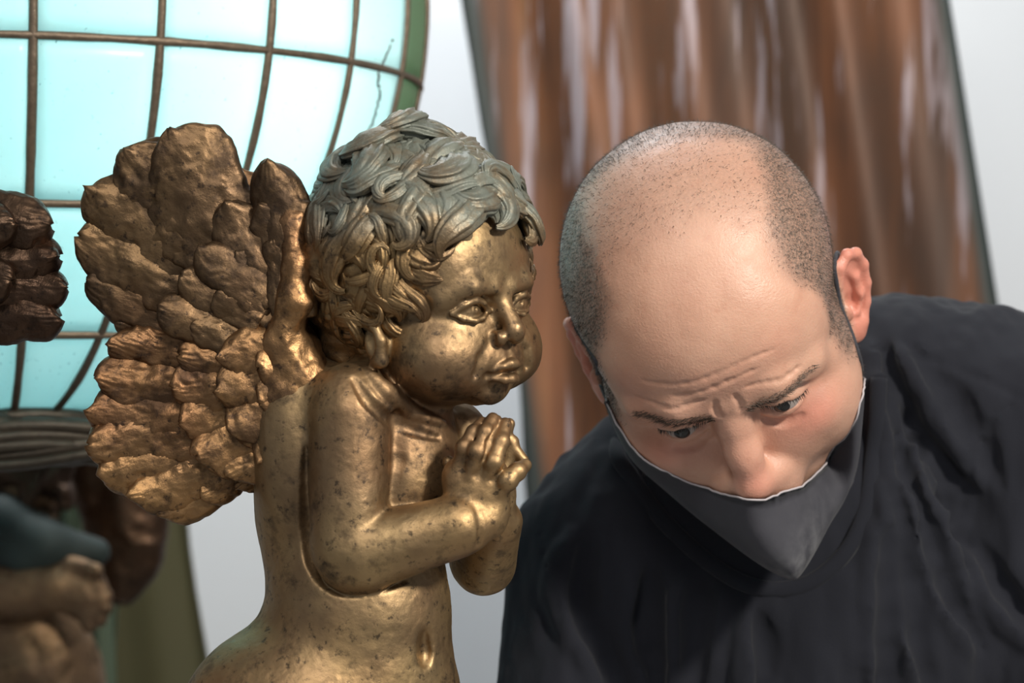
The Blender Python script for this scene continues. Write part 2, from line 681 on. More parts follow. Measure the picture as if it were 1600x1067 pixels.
def pane(lat0, lat1, lon0, lon1, nu=9, nv=9):
    la = np.linspace(lat0, lat1, nv)
    lo = np.linspace(lon0, lon1, nu)
    LO, LA = np.meshgrid(lo, la, indexing='ij')
    out = sph(LA, LO, GR)
    inn = sph(LA, LO, GR - .003)
    Q = grid_quads(nu, nv)
    n = nu * nv
    idx = np.arange(n).reshape(nu, nv)
    rim = []
    for line in (idx[::-1, 0], idx[:, -1], idx[0, :], idx[-1, ::-1]):
        for a, b in zip(line[:-1], line[1:]):
            rim.append([a, b, b + n, a + n])
    return np.concatenate([out.reshape(-1, 3), inn.reshape(-1, 3)]), np.concatenate([Q, Q[:, ::-1] + n, np.array(rim)])


lats = [-70, -50, -30, -10, 10, 30, 50, 70]
org = (GC[0], GC[1], GC[2] - GR)
pid = 0
for r in range(7):
    base_o = None
    for c in range(24):
        if base_o is None:
            V, Q = pane(lats[r] + .25, lats[r + 1] - .25, .25, 14.75)
            V = V - GC
            me_o = make_mesh('glass_pane', V, Q, M['glass'], None)
            base_o = me_o
            o = me_o
        else:
            o = base_o.copy()
            COL.objects.link(o)
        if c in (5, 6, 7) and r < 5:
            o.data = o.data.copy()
            o.data.materials[0] = M['glass_grazing_tint']
        elif c == 4:
            o.data = o.data.copy()
            o.data.materials[0] = M['glass_pale']
        o.location = GC
        o.rotation_euler = (0, 0, math.radians(15 * c))
        o.parent = globe
        o.matrix_parent_inverse = Matrix.Translation(-Vector(globe.location))
V, Q = [], []
top = MB()
LA = np.linspace(70, 89.5, 6)
LO = np.linspace(0, 360, 48, endpoint=False)
A, B = np.meshgrid(LO, LA, indexing='ij')
top.add(sph(B, A).reshape(-1, 3), grid_quads(48, 6, cu=True))
V, Q, _ = top.get()
make_mesh('crown_cap', V, Q, M['lead'], globe)
# cames: each meridian and each ring is a strip of its own
rngc = np.random.default_rng(2)
for c in range(24):
    la = np.linspace(-72, 71, 60)
    P = sph(la, np.full(60, 15.0 * c), GR + .0005)
    nrm = P - GC
    rr = .0031 * (1 + .18 * vnoise(np.stack([la * .3, la * 0 + c * 3.7, la * 0], 1), 1.0, 3))
    V, Q, T = sweep(P, rr, nrm, 8, flat=.8)
    make_mesh('lead_strip', V, [Q, T], M['lead'], globe)
for la in lats:
    lo = np.linspace(0, 360, 121)
    P = sph(np.full(121, la), lo, GR + .0008)
    rr = .0029 * (1 + .18 * vnoise(np.stack([lo * .2, lo * 0 + la, lo * 0], 1), 1.0, 5))
    V, Q, T = sweep(P, rr, P - GC, 8, flat=.8)
    make_mesh('lead_ring', V, [Q, T], M['lead'], globe)
# crack lines on the right panes
P = catmull([sph(-6, 70.5), sph(-11, 67.5), sph(-13.5, 69), sph(-17, 68.8), sph(-20, 67.2)], 40)
P += (P - GC) / GR * .0006 + rngc.normal(0, .0006, P.shape)
V, Q, T = sweep(P, .0009, P - GC, 5)
make_mesh('crack', V, [Q, T], M['collar_bronze'], globe)
# twisted twig collar under the globe
zc = GC[2] - GR * math.sin(math.radians(71.5))
rb0 = GR * math.cos(math.radians(71))
for k in range(13):
    t = np.linspace(0, 2 * math.pi, 90)
    rad = rb0 + .012 + .030 * math.sin(k * 2.4) * .5 + .010 * k / 12 + .004 * np.sin(t * 3 + k * 1.3)
    z = zc - .004 - .028 * k / 12 + .005 * np.sin(t * 4 + k * 2.1)
    P = np.stack([GC[0] + rad * np.cos(t), GC[1] + rad * np.sin(t), z + 0 * t], -1)
    V, Q, T = sweep(P, .0058 + .0012 * math.sin(k), (0, 0, 1), 7, .12, 3)
    make_mesh('collar_twig', V, [Q, T], M['collar_bronze'], globe)
# the globe hangs from the ceiling by a rod
t = np.linspace(0, 2 * math.pi, 24, endpoint=False)
zt = GC[2] + GR
prof = [(.06, zt - .025), (.055, zt + .01), (.02, zt + .03), (.011, zt + .05), (.011, 3.16), (.05, 3.17), (.05, 3.2), (.0, 3.2)]
V = np.array([[GC[0] + r * math.cos(a), GC[1] + r * math.sin(a), z] for r, z in prof for a in t])
make_mesh('hanging_rod', V, grid_quads(len(prof), 24, cv=True), M['collar_bronze'], globe)
# unseen point lights added inside the globe for its glow and hotspot
for nm, off, pw, rad in (('globe_glow_light', (.16, -.13, -.05), 2.2, .05), ('globe_glow_light', (-.06, -.06, -.02), 1.0, .07)):
    l = bpy.data.lights.new(nm, 'POINT')
    l.energy = pw
    l.shadow_soft_size = rad
    l.color = (1.0, .98, .95)
    o = bpy.data.objects.new(nm, l)
    COL.objects.link(o)
    o.location = Vector(GC) + Vector(off)
# ------------------------------------------------------------------ praying bronze cherub
DC = 1.40
_t0 = time.time()
YAW = math.radians(48)
HO = pt(676, 470, 15)
rt = np.array([-math.cos(YAW), -.10, math.sin(YAW)])       # towards its right side (near the camera)
rt /= np.linalg.norm(rt)
fw = np.array([math.sin(YAW), 0.02, math.cos(YAW)])
up = np.cross(fw, rt)
up /= np.linalg.norm(up)
if up[1] < 0:
    up = -up
fw = np.cross(rt, up)
if fw[2] < 0:
    fw = -fw
HR = np.stack([rt, up, fw], 1)


def hd(r, u, f):
    return HO + HR @ np.array([r, u, f], float)


lo = pt(290, 1300, -230)
lo[0] -= 40
S = SDF(lo, (60, 345, 250), 2.2)
# -- torso
S.ell(pt(528, 1085, 0), (192, 150, 160), k=30)
S.ell(pt(560, 960, 12), (146, 165, 138), k=40)
S.ell(pt(548, 790, 0), (150, 190, 118), k=40)
S.ell(pt(625, 740, 15), (98, 120, 100), k=40)      # chest
S.ell(pt(490, 640, 0), (85, 85, 80), k=40)         # upper back
S.ell(pt(400, 1130, 40), (120, 130, 110), k=40)    # near buttock / hip
S.ell(pt(470, 690, 50), (75, 130, 72), k=40)
# thighs continue below the frame
S.cone(pt(470, 1120, 60), pt(520, 1420, 70), 120, 95, 40)
S.cone(pt(600, 1120, -60), pt(640, 1420, -60), 115, 95, 40)
# navel
nv = S.surf(pt(664, 1012, 100), (0, 0, 1), 150)
S.ell(nv + np.array([0, 0, 2]), (11, 28, 20), k=12, op='s')
S.ell(nv + np.array([2, -8, -4]), (6, 14, 14), k=8, op='s')
# -- neck
S.cone(pt(628, 560, 5), pt(605, 660, 0), 88, 98, 30)
# -- near arm, lying against a hollow in the flank
S.crease([pt(486, 700, 80), pt(488, 800, 80), pt(500, 872, 80), pt(550, 908, 80), pt(630, 900, 80)], (0, 0, 1), 17, .75, 10, 20)
S.ell(pt(553, 636, 96), (68, 70, 62), k=26)
S.cone(pt(549, 650, 104), pt(546, 845, 126), 64, 60, 8)
S.ell(pt(558, 862, 128), (66, 65, 58), k=8)
S.cone(pt(575, 862, 130), pt(715, 822, 142), 59, 47, 8)
S.ell(pt(712, 822, 140), (42, 44, 44), k=12)
S.cone(pt(735, 825, 140), pt(756, 812, 134), 34, 31, 8)         # wrist
S.tube([pt(742, 782, 168), pt(752, 812, 178), pt(748, 852, 168)], 3, 8, 's')
# neck fold / strap over the shoulder
S.crease([pt(574, 576, 90), pt(602, 610, 90), pt(642, 644, 90), pt(692, 664, 90)], (0, 0, 1), 15, .5, 5, 18, 'u')
S.crease([pt(556, 592, 90), pt(586, 630, 90), pt(630, 664, 90), pt(684, 684, 90)], (0, 0, 1), 9, .45, 8, 18)
# chest / armpit crease
S.tube([pt(618, 650, 112), pt(622, 720, 120), pt(612, 780, 128)], 7, 14, 's')
# -- far arm
S.ell(pt(705, 690, -75), (62, 70, 60), k=22)
S.cone(pt(712, 700, -80), pt(752, 870, -60), 52, 50, 14)
S.cone(pt(756, 880, -55), pt(778, 815, 60), 51, 38, 12)
# -- far hand (behind)
S.ell(pt(778, 775, 82), (28, 58, 30), k=10)
S.cone(pt(778, 760, 85), pt(800, 690, 88), 17, 12, 8)
S.cone(pt(798, 694, 88), pt(817, 718, 92), 11, 9, 5)
S.cone(pt(770, 730, 84), pt(796, 662, 92), 16, 10, 6)
S.cone(pt(742, 720, 84), pt(776, 658, 94), 14, 10, 6)
S.cone(pt(728, 760, 90), pt(700, 722, 96), 16, 10, 6)
# -- near hand
aR = math.radians(-28)
RH = np.array([[math.cos(aR), -math.sin(aR), 0], [math.sin(aR), math.cos(aR), 0], [0, 0, 1]])
S.ell(pt(746, 768, 132), (46, 62, 30), RH, k=10)
S.ell(pt(716, 746, 128), (26, 32, 24), k=12)
S.ell(pt(772, 790, 126), (24, 44, 24), k=12)


def finger(pts, rs, k=5):
    S.tube([pt(*p) for p in pts], rs, k)
    for p, r in list(zip(pts, rs))[1:-1]:
        S.ell(pt(*p), r * 1.10, k=4)


finger([(716, 735, 138), (726, 700, 146), (741, 676, 138), (753, 660, 124)], [14, 13, 11.5, 9.5])
finger([(736, 742, 146), (746, 706, 158), (760, 676, 148), (770, 655, 130)], [15, 14.5, 12.5, 10.5])
finger([(762, 750, 146), (771, 722, 158), (783, 690, 148), (790, 662, 128)], [15, 14.5, 12.5, 10.5])
finger([(780, 764, 142), (793, 750, 152), (808, 737, 146), (820, 727, 132)], [16, 15.5, 13, 10.5])
# knuckle dimples
for p in ((722, 738), (744, 745), (768, 752)):
    S.ell(pt(p[0], p[1] - 2, 168), (6, 4, 8), k=8, op='s')
S.tube([pt(757, 718, 166), pt(762, 690, 162), pt(776, 664, 146)], 2.0, 5, 's')
S.tube([pt(735, 714, 160), pt(744, 690, 156), pt(756, 666, 138)], 2.0, 5, 's')

# -- head (face local: right, up, forward)
S.ell(hd(0, 62, -12), (148, 158, 160), HR, k=20)
S.ell(hd(0, -52, 30), (124, 94, 112), HR, k=30)
for q in (1, -1):
    S.ell(hd(74 * q, -82, 72), (62, 62, 62), HR, k=26)        # fat cheeks
    S.ell(hd(46 * q, -92, 100), (44, 44, 36), HR, k=24)
S.ell(hd(0, -118, 56), (84, 40, 66), HR, k=24)                # jaw fat
S.ell(hd(0, -140, 96), (40, 25, 32), HR, k=16)                # chin
S.ell(hd(0, 44, 72), (118, 90, 78), HR, k=30)                 # forehead
S.ell(hd(0, -96, 122), (40, 32, 30), HR, k=20)                # muzzle
for q in (1, -1):
    S.tube([hd(22 * q, 14, 146), hd(56 * q, 20, 138), hd(92 * q, 6, 108)], [9, 12, 9], 22)     # brow
    S.ell(hd(54 * q, -14, 152), (32, 15, 22), HR, k=18, op='s')
    S.ell(hd(24 * q, -14, 154), (12, 14, 20), HR, k=14, op='s')
    S.ell(hd(54 * q, -14, 118), (26, 21, 21), HR, k=4)
    lid = [(24, -18, 137), (36, -5, 141), (54, 1, 142), (72, -5, 134), (86, -16, 121)]
    S.tube([hd(a * q, b, c) for a, b, c in lid], [3.5, 4.5, 5, 4.5, 3.5], 4)
    low = [(24, -18, 137), (38, -27, 139), (54, -30, 139), (72, -26, 131), (86, -16, 121)]
    S.tube([hd(a * q, b, c) for a, b, c in low], [3, 3.4, 3.6, 3.4, 3], 4)
    fold = [(24, 0, 142), (40, 10, 143), (58, 13, 140), (80, 6, 126)]
    S.tube([hd(a * q, b, c) for a, b, c in fold], 2.2, 6, 's')
    ir = [hd(52 * q + 9 * math.cos(t), -13 + 9 * math.sin(t), 139.5) for t in np.linspace(0, 2 * math.pi, 13)]
    S.tube(ir, 1.6, 2.5, 's')
    S.ell(hd(52 * q, -12, 141), (3.2, 3.2, 6), HR, k=2, op='s')
# nose
S.cone(hd(0, 4, 140), hd(0, -46, 166), 12, 15, 16)
S.ell(hd(0, -54, 166), (16, 14, 15), HR, k=8)
for q in (1, -1):
    S.ell(hd(19 * q, -60, 150), (12, 12, 15), HR, k=6)
    S.ell(hd(9 * q, -68, 162), (5.5, 4, 7), HR, k=4, op='s')
    S.tube([hd(29 * q, -54, 150), hd(31 * q, -66, 147)], 2.5, 6, 's')
    S.tube([hd(32 * q, -62, 148), hd(52 * q, -86, 142), hd(58 * q, -110, 132)], 3.5, 12, 's')    # cheek crease
S.tube([hd(0, -76, 155), hd(0, -94, 157)], 4, 8, 's')         # philtrum
# lips
ul = [(-34, -113, 134), (-16, -104, 150), (-5, -101, 156), (0, -104, 156), (5, -101, 156), (16, -104, 150), (34, -113, 134)]
S.tube([hd(*p) for p in ul], [3, 6, 7, 6.5, 7, 6, 3], 6)
ll = [(-27, -121, 136), (-12, -124, 148), (0, -124, 151), (12, -124, 148), (27, -121, 136)]
S.tube([hd(*p) for p in ll], [4, 7.5, 8, 7.5, 4], 6)
mo = [(-36, -116, 136), (-18, -112, 154), (0, -112, 161), (18, -112, 154), (36, -116, 136)]
S.tube([hd(*p) for p in mo], 2.4, 4, 's')
S.tube([hd(*p) for p in [(-26, -137, 134), (0, -138, 142), (26, -137, 134)]], 5, 12, 's')      # under the lip
for q in (1, -1):
    S.ell(hd(37 * q, -116, 138), (5, 5, 6), HR, k=8, op='s')
S.tube([hd(*p) for p in [(80, -146, 92), (40, -162, 104), (0, -168, 96), (-40, -160, 104)]], 4, 12, 's')
# near ear
S.ell(hd(136, -52, 8), (18, 34, 22), HR, k=8)
S.tube([hd(150, -20, 0), hd(152, -24, 20), hd(150, -48, 30), hd(148, -78, 24), hd(144, -84, 6)], [8, 8, 8, 11, 9], 5)
S.ell(hd(154, -48, 12), (8, 18, 10), HR, k=6, op='s')
S.displace(lambda P: 1.0 * fbm(P, .022, 2, 1) + .3 * vnoise(P, .16, 9), 12)
V, Q = S.mesh(2)
cb = pt(540, 1300, 0)
base = to_world(cb, DC)
cherub = empty('cherub_statue', tuple(base), 'bronze winged cherub statue praying with clasped hands beside the masked man', 'statue', 'bronze cherub statues')
body_o = make_mesh('body', to_world(V, DC), Q, M['bronze'], cherub)
del S

# -- curly hair: a cap under many swept curls
hl = HR.T
S = SDF(HO - np.array([230, 150, 230]), HO + np.array([190, 320, 220]), 3.0)
S.ell(hd(10, 76, -28), (164, 176, 172), HR, k=10)
S.ell(hd(60, 70, -90), (110, 120, 100), HR, k=30)
S.ell(hd(0, -30, -80), (140, 110, 105), HR, k=30)
# cut the face free
S.ell(hd(0, -60, 150), (150, 142, 150), HR, k=10, op='s')
S.ell(hd(75, -45, 150), (85, 100, 75), HR, k=10, op='s')
S.ell(hd(-75, -45, 150), (85, 100, 75), HR, k=10, op='s')
S.displace(lambda P: 9 * fbm(P, .028, 2, 3), 40)
V, Q = S.mesh(1)
H = MB()


def verd_at(P):
    q = (P - HO) @ HR
    v = smooth(q[:, 1] + .10 * q[:, 2] + 22 * vnoise(P, .022, 12) - .12 * q[:, 0], 62, 150)
    return np.maximum(v, .6 * smooth(vnoise(P, .02, 21), .35, .7) * smooth(-q[:, 2], 40, 110))


H.add(V, Q, verd_at(V))
EC, ER = np.array([0, 62, -18.0]), np.array([160, 166, 168.0])


def proj(q, off):
    """push local points onto the scalp ellipsoid + offset"""
    d = (q - EC) / ER
    L = np.linalg.norm(d, axis=-1, keepdims=True)
    n = d / ER
    n /= np.linalg.norm(n, axis=-1, keepdims=True)
    return EC + d / L * ER + n * off, n


def curl(dirv, th0, length, k0, k1, r0, off0, lift=0, n=26, flat=.55):
    d = np.array(dirv, float)
    d /= np.linalg.norm(d)
    p0 = EC + d * ER
    nn = d / ER
    nn /= np.linalg.norm(nn)
    a = np.cross([0, 1, 0], nn)
    if np.linalg.norm(a) < .1:
        a = np.array([1.0, 0, 0])
    a /= np.linalg.norm(a)
    b = np.cross(nn, a)
    ds = length / (n - 1)
    th = th0
    q = p0.copy()
    path = []
    for i in range(n):
        path.append(q.copy())
        s_ = i / (n - 1)
        th += (k0 + k1 * s_ * s_) * ds
        q = q + ds * (math.cos(th) * a + math.sin(th) * b)
    path = np.array(path)
    s_ = np.linspace(0, 1, n)
    P, N = proj(path, 0)
    P = P + N * (off0 + lift * np.sin(s_ * math.pi * .8))[:, None]
    rad = r0 * 1.45 * (0.45 + .65 * np.sin(math.pi * np.clip(s_ * .8 + .12, 0, 1))) * (1 - .75 * s_ ** 2.5)
    # strands: uneven ridges running along the lock
    nseg = 44
    ph_ = rng.uniform(0, 6.28, 3)
    th_ = np.linspace(0, 2 * math.pi, nseg, endpoint=False)
    tw = np.linspace(0, rng.uniform(-1.2, 1.2), n)[:, None]
    ridge = 1 + .10 * np.cos(7 * (th_ + tw) + ph_[0]) + .08 * np.cos(11 * (th_ + tw) + ph_[1]) + .05 * np.cos(17 * (th_ - tw) + ph_[2])
    T_ = np.gradient(P, axis=0)
    T_ /= np.linalg.norm(T_, axis=1, keepdims=True)
    B_ = np.cross(T_, N)
    B_ /= np.linalg.norm(B_, axis=1, keepdims=True)
    U_ = np.cross(B_, T_)
    V = P[:, None] + (rad[:, None] * ridge)[..., None] * (np.cos(th_)[None, :, None] * B_[:, None] + flat * np.sin(th_)[None, :, None] * U_[:, None])
    V = V.reshape(-1, 3)
    V = V + 1.6 * np.stack([vnoise(V, .06, 50 + c_) for c_ in range(3)], 1)
    Vw = HO + V @ HR.T
    H.add(Vw, grid_quads(n, nseg, cv=True), verd_at(Vw))


def hair_ok(d):
    r, u, f = d
    if f > .62:
        return u > .50
    if f > .30:
        return u > (.42 if abs(r) < .55 else -.22)
    if f > 0:
        return u > -.42
    return u > -.86


R2 = random.Random(11)
cnt = 0
N_C = 560
for i in range(N_C):
    y = 1 - 2 * (i + .5) / N_C
    ph = i * 2.39996
    rr = math.sqrt(1 - y * y)
    d = (rr * math.cos(ph), y, rr * math.sin(ph))
    if not hair_ok(d):
        continue
    if d[0] < -.75 and d[2] < .2:
        if i % 2:
            continue
    big = d[1] > .35
    sg = R2.choice((-1, 1))
    if big:
        curl(d, R2.uniform(0, 6.28), R2.uniform(95, 150), -sg * R2.uniform(.004, .016), sg * R2.uniform(.05, .11), R2.uniform(12, 18), R2.uniform(-2, 16), R2.uniform(4, 22))
    else:
        th = (-1.1 if d[0] < 0 else -2.0) + R2.uniform(-1.1, 1.1)
        curl(d, th, R2.uniform(60, 110), -sg * R2.uniform(.004, .018), sg * R2.uniform(.05, .12), R2.uniform(7.5, 12), R2.uniform(-3, 8), R2.uniform(2, 12))
for i in range(150):
    y = R2.uniform(-.35, 1)
    ph = R2.uniform(0, 6.28)
    rr = math.sqrt(1 - y * y)
    d = (rr * math.cos(ph), y, rr * math.sin(ph))
    if hair_ok(d) and (d[0] > -.5 or d[1] > .4):
        sg = R2.choice((-1, 1))
        curl(d, R2.uniform(0, 6.28), R2.uniform(60, 105), sg * R2.uniform(.0, .02), sg * R2.uniform(.06, .16), R2.uniform(5, 9), R2.uniform(10, 24) if d[1] > .35 else R2.uniform(4, 14), R2.uniform(2, 14), 24, .7)
# named feature curls: the peak at the crown, the fringe over the forehead
for d, th, L_, k0, k1, r, off, lift in [
    ((-.05, .98, -.30), 1.2, 150, .012, .05, 21, 22, 36), ((.1, .99, -.15), 2.6, 150, .014, .06, 20, 20, 30), ((.25, .95, -.05), -.5, 150, -.012, -.05, 20, 16, 24),
    ((-.2, .96, .25), .6, 150, .012, .05, 20, 20, 26), ((-.35, .9, .3), 2.2, 140, -.014, -.05, 20, 20, 22), ((0, .88, .5), -1.2, 140, .010, .05, 19, 12, 22),
    ((-.32, .93, .22), 1.0, 110, .016, .08, 22, 14, 22), ((-.15, .95, .35), 3.6, 110, -.016, -.08, 20, 12, 22), ((.45, .88, -.2), 2.8, 140, .010, .06, 20, 20, 24),
    ((.2, .78, .6), -1.0, 120, -.012, -.06, 16, 6, 16), ((-.05, .68, .74), -1.3, 105, .014, .09, 15, 4, 14), ((-.28, .66, .72), -1.5, 100, -.016, -.09, 15, 4, 12),
    ((.12, .64, .78), -1.9, 90, .016, .09, 13, 3, 10), ((-.5, .62, .62), -1.4, 100, .014, .07, 14, 3, 12), ((.42, .55, .68), -1.9, 100, -.012, -.06, 11, 3, 8),
    ((.55, .45, .62), -1.7, 95, .012, .06, 10, 2, 8), ((.64, .35, .58), -1.6, 95, -.010, -.06, 10, 2, 8)]:
    curl(d, th, L_, k0, k1, r, off, lift, 32)
V, Q, A = H.get()
make_mesh('hair', to_world(V, DC), Q, M['bronze_hair'], cherub, {'verd': A})
del S

# far wing, almost hidden behind the near wing and the curls
S = SDF(pt(250, 640, -190), pt(545, 330, 20), 3.4)
S.tube([pt(515, 590, -40), pt(465, 530, -70), pt(400, 470, -100), pt(330, 420, -130)], [52, 50, 46, 34], 20)
S.ell(pt(470, 530, -30), (46, 56, 44), k=20)
S.displace(lambda P: 7 * fbm(P, .04, 3, 61), 24)
V, Q = S.mesh(1)
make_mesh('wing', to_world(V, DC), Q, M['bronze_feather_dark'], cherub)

# pedestal below the frame: bronze mound on a stone block
S = SDF(cb - np.array([330, 260, 300]), cb + np.array([330, 90, 300]), 9)
S.ell(cb + np.array([30, -150, 0]), (250, 150, 220), k=10)
S.displace(lambda P: 14 * fbm(P, .012, 3, 5), 60)
V, Q = S.mesh(1)
mound = make_mesh('mound', to_world(V, DC), Q, M['bronze_dark'], cherub)
zlow = float(to_world(cb + np.array([0, -235, 0]), DC)[2])
ped = box('stone_pedestal', (base[0] - .13, base[1] - .15, 0), (base[0] + .14, base[1] + .15, zlow - .03), M['wall'])
tag(ped, 'pale square stone pedestal carrying the praying bronze cherub', 'pedestal')
# ------------------------------------------------------------------ wings
def feather_geo(B, T, W, camber, seed, N=(0, 0, 1), th=9, curl_t=10, nu=46, nv=30, barb=1.5, tipr=.26):
    """one sculpted feather, local px units; B base, T tip, W half width"""
    B, T, N = np.array(B, float), np.array(T, float), np.array(N, float)
    L = T - B
    ln = np.linalg.norm(L)
    L /= ln
    Sd = np.cross(N, L)
    Sd /= np.linalg.norm(Sd)
    Nn = np.cross(L, Sd)
    s_ = np.linspace(0, 1, nu) ** .85
    t_ = np.linspace(-1, 1, nv)
    S_, T_ = np.meshgrid(s_, t_, indexing='ij')
    a = 1 - tipr
    wid = np.where(S_ < a, .80 + .20 * np.sin(np.clip(S_ / a, 0, 1) * math.pi / 2), np.sqrt(np.clip(1 - ((S_ - a) / (tipr + .002)) ** 2, 0, 1)))
    q = np.stack([S_ * ln, T_ * W, S_ * 0 + seed * 31.7], -1).reshape(-1, 3)
    sh = S_.shape
    n1 = fbm(q, .030, 2, seed).reshape(sh)
    n2 = vnoise(q, .11, seed + 3).reshape(sh)
    edge = 1 + .10 * n1 * np.abs(T_) + .04 * n2
    X = S_ * ln + 5 * n1 * S_
    Y = T_ * W * np.maximum(wid, .02) * edge
    # side sway
    Y = Y + W * .22 * math.sin(seed * 1.7) * np.sin(S_ * math.pi)
    n3 = vnoise(q, .016, seed + 9).reshape(sh)
    ph = Y * .85 + .22 * X + 6.5 * n1 + 1.6 * n2 + 7 * n3
    bar = barb * (.55 * np.sin(ph) + .45 * np.abs(np.sin(ph * .5 + 1.3)) - .2) * (.5 + .5 * S_)
    rach = .8 * np.exp(-(T_ / .10) ** 2) * (1 - .6 * S_)
    Z = camber * (1 - T_ ** 2) * (.35 + .65 * S_) + curl_t * S_ ** 3 + bar * (.4 + .6 * np.abs(n3 + n1)) + rach + 3.4 * n1 + 5.5 * n3 + 1.3 * n2
    # rounded lip at the free edge
    dist = np.minimum((1 - np.abs(T_)) * W, (1 - S_) * ln)
    Z = Z - np.clip(1 - dist / 9, 0, 1) ** 2 * 6
    P = B + X[..., None] * L + Y[..., None] * Sd + Z[..., None] * Nn
    Pb = P - (th * .6 + 7 * np.clip(dist / 14, 0, 1))[..., None] * Nn
    n = nu * nv
    Q = grid_quads(nu, nv)
    idx = np.arange(n).reshape(nu, nv)
    rim = []
    for line in (idx[::-1, 0], idx[:, -1], idx[0, :], idx[-1, ::-1]):
        for x, y in zip(line[:-1], line[1:]):
            rim.append([x, y, y + n, x + n])
    return np.concatenate([P.reshape(-1, 3), Pb.reshape(-1, 3)]), np.concatenate([Q, Q[:, ::-1] + n, np.array(rim)])


UP = [  # base px, tip px, half width, w base, w tip, camber
    ((405, 450), (272, 204), 66, 66, 34, 20), ((400, 455), (200, 236), 58, 58, 24, 16), ((395, 465), (140, 296), 52, 50, 18, 15),
    ((390, 480), (126, 370), 46, 44, 12, 13), ((382, 500), (138, 438), 40, 38, 8, 11), ((372, 522), (182, 498), 32, 34, 6, 10),
    ((458, 500), (424, 254), 36, 88, 52, 18)]
MID = [((440, 470), (352, 318), 34), ((460, 440), (405, 322), 28), ((430, 480), (318, 385), 32), ((450, 500), (372, 398), 34), ((410, 500), (282, 432), 30),
       ((430, 520), (338, 458), 30), ((400, 525), (250, 482), 28), ((440, 530), (390, 470), 28), ((465, 470), (428, 372), 26), ((420, 545), (300, 512), 26)]
LOWA = [((310, 555), (176, 540), 26), ((330, 600), (158, 592), 36), ((335, 640), (146, 642), 40), ((345, 680), (146, 694), 38), ((365, 700), (162, 742), 36),
        ((385, 705), (210, 772), 34), ((400, 700), (256, 800), 34), ((425, 695), (322, 772), 30), ((445, 680), (385, 752), 27)]
LOWB = [((400, 565), (286, 556), 30), ((405, 600), (276, 606), 34), ((415, 635), (290, 660), 38), ((430, 660), (312, 712), 36), ((445, 672), (362, 738), 32)]
LOWC = [((455, 555), (352, 560), 32), ((460, 590), (346, 612), 36), ((468, 625), (362, 668), 36), ((475, 650), (412, 716), 30)]
LOWD = [((470, 560), (404, 575), 30), ((474, 600), (404, 630), 30), ((478, 640), (436, 692), 25)]


def build_wing(owner, D, mat, mat_up, xf=None):
    """wing made of one core and a feather mesh for every feather"""
    jobs = []
    for i, (b, t, W, wb, wt, cm) in enumerate(UP):
        jobs.append((pt(*b, wb), pt(*t, wt), W, cm, i + 1, (-.10, .10, 1), 12, 12, (64, 44), .9))
    for i, (b, t, W) in enumerate(MID):
        jobs.append((pt(*b, 78), pt(*t, 58 + 3 * (i % 3)), W, 11, 20 + i, (.05, .15, 1), 8, 9, (36, 24), 1.8))
    for i, (b, t, W) in enumerate(LOWA):
        jobs.append((pt(*b, 46), pt(*t, 12 + 4 * (i % 2) - (10 if i == 6 else 0)), W, 19, 40 + i, (-.08, .05, 1), 9, 17, (52, 32), 1.8))
    for i, (b, t, W) in enumerate(LOWB):
        jobs.append((pt(*b, 70), pt(*t, 42 + 3 * (i % 2)), W, 18, 60 + i, (0, .05, 1), 9, 17, (46, 30), 1.8))
    for i, (b, t, W) in enumerate(LOWC):
        jobs.append((pt(*b, 92), pt(*t, 66), W, 17, 80 + i, (0, .05, 1), 9, 14, (42, 28), 1.6))
    for i, (b, t, W) in enumerate(LOWD):
        jobs.append((pt(*b, 82), pt(*t, 84), W, 14, 90 + i, (0, .0, 1), 9, 9, (40, 26), 1.4))
    S = SDF((-720, -330, -60), (-270, 350, 150), 3.2)
    for c, r in ((pt(300, 370, 5), (140, 135, 20)), (pt(240, 400, 0), (95, 80, 16)), (pt(300, 650, 5), (125, 118, 22)), (pt(400, 600, 30), (85, 130, 45)),
                 (pt(340, 520, 12), (120, 90, 26)), (pt(455, 610, 50), (60, 110, 55))):
        S.ell(c, r, k=24)
    S.tube([pt(440, 285, 52), pt(458, 350, 66), pt(466, 420, 80), pt(462, 470, 86), pt(440, 540, 70), pt(470, 600, 60)], [18, 22, 24, 26, 30, 40], 18)
    S.displace(lambda P: 4.5 * fbm(P, .035, 3, 31), 24)
    V, Q = S.mesh(1)
    xf = xf or (lambda v: v)
    core = make_mesh('wing', to_world(xf(V), D), Q, mat, owner)
    for jn, (b, t, W, cm, sd, N, th, ct, nn, bb) in enumerate(jobs):
        V, Q = feather_geo(b, t, W * 1.28, cm * 1.25, sd, N, th, ct, nn[0], nn[1], bb)
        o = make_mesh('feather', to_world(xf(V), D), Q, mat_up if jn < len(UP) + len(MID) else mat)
        o.parent = core
    return core


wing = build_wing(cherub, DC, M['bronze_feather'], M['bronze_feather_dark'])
bpy.context.view_layer.update()
for f in wing.children:
    f.matrix_parent_inverse = wing.matrix_world.inverted()
# ------------------------------------------------------------------ man in a mask, leaning in
_t0 = time.time()
DM = 1.50
PI_, YA_, RO_ = math.radians(42.5), math.radians(11.5), math.radians(23)
Ry = np.array([[math.cos(YA_), 0, -math.sin(YA_)], [0, 1, 0], [math.sin(YA_), 0, math.cos(YA_)]])
Rp = np.array([[1, 0, 0], [0, math.cos(PI_), -math.sin(PI_)], [0, math.sin(PI_), math.cos(PI_)]])
Rr = np.array([[math.cos(RO_), -math.sin(RO_), 0], [math.sin(RO_), math.cos(RO_), 0], [0, 0, 1]])
MR = Rr @ Rp @ Ry
MO = pt(1117, 514, 0)


def mh(x, y, z):
    """man's head frame: x to his left (image right), y up, z forward"""
    return MO + MR @ np.array([x, y, z], float)


S = SDF(MO - np.array([330, 430, 460]), MO + np.array([330, 400, 330]), 2.6)
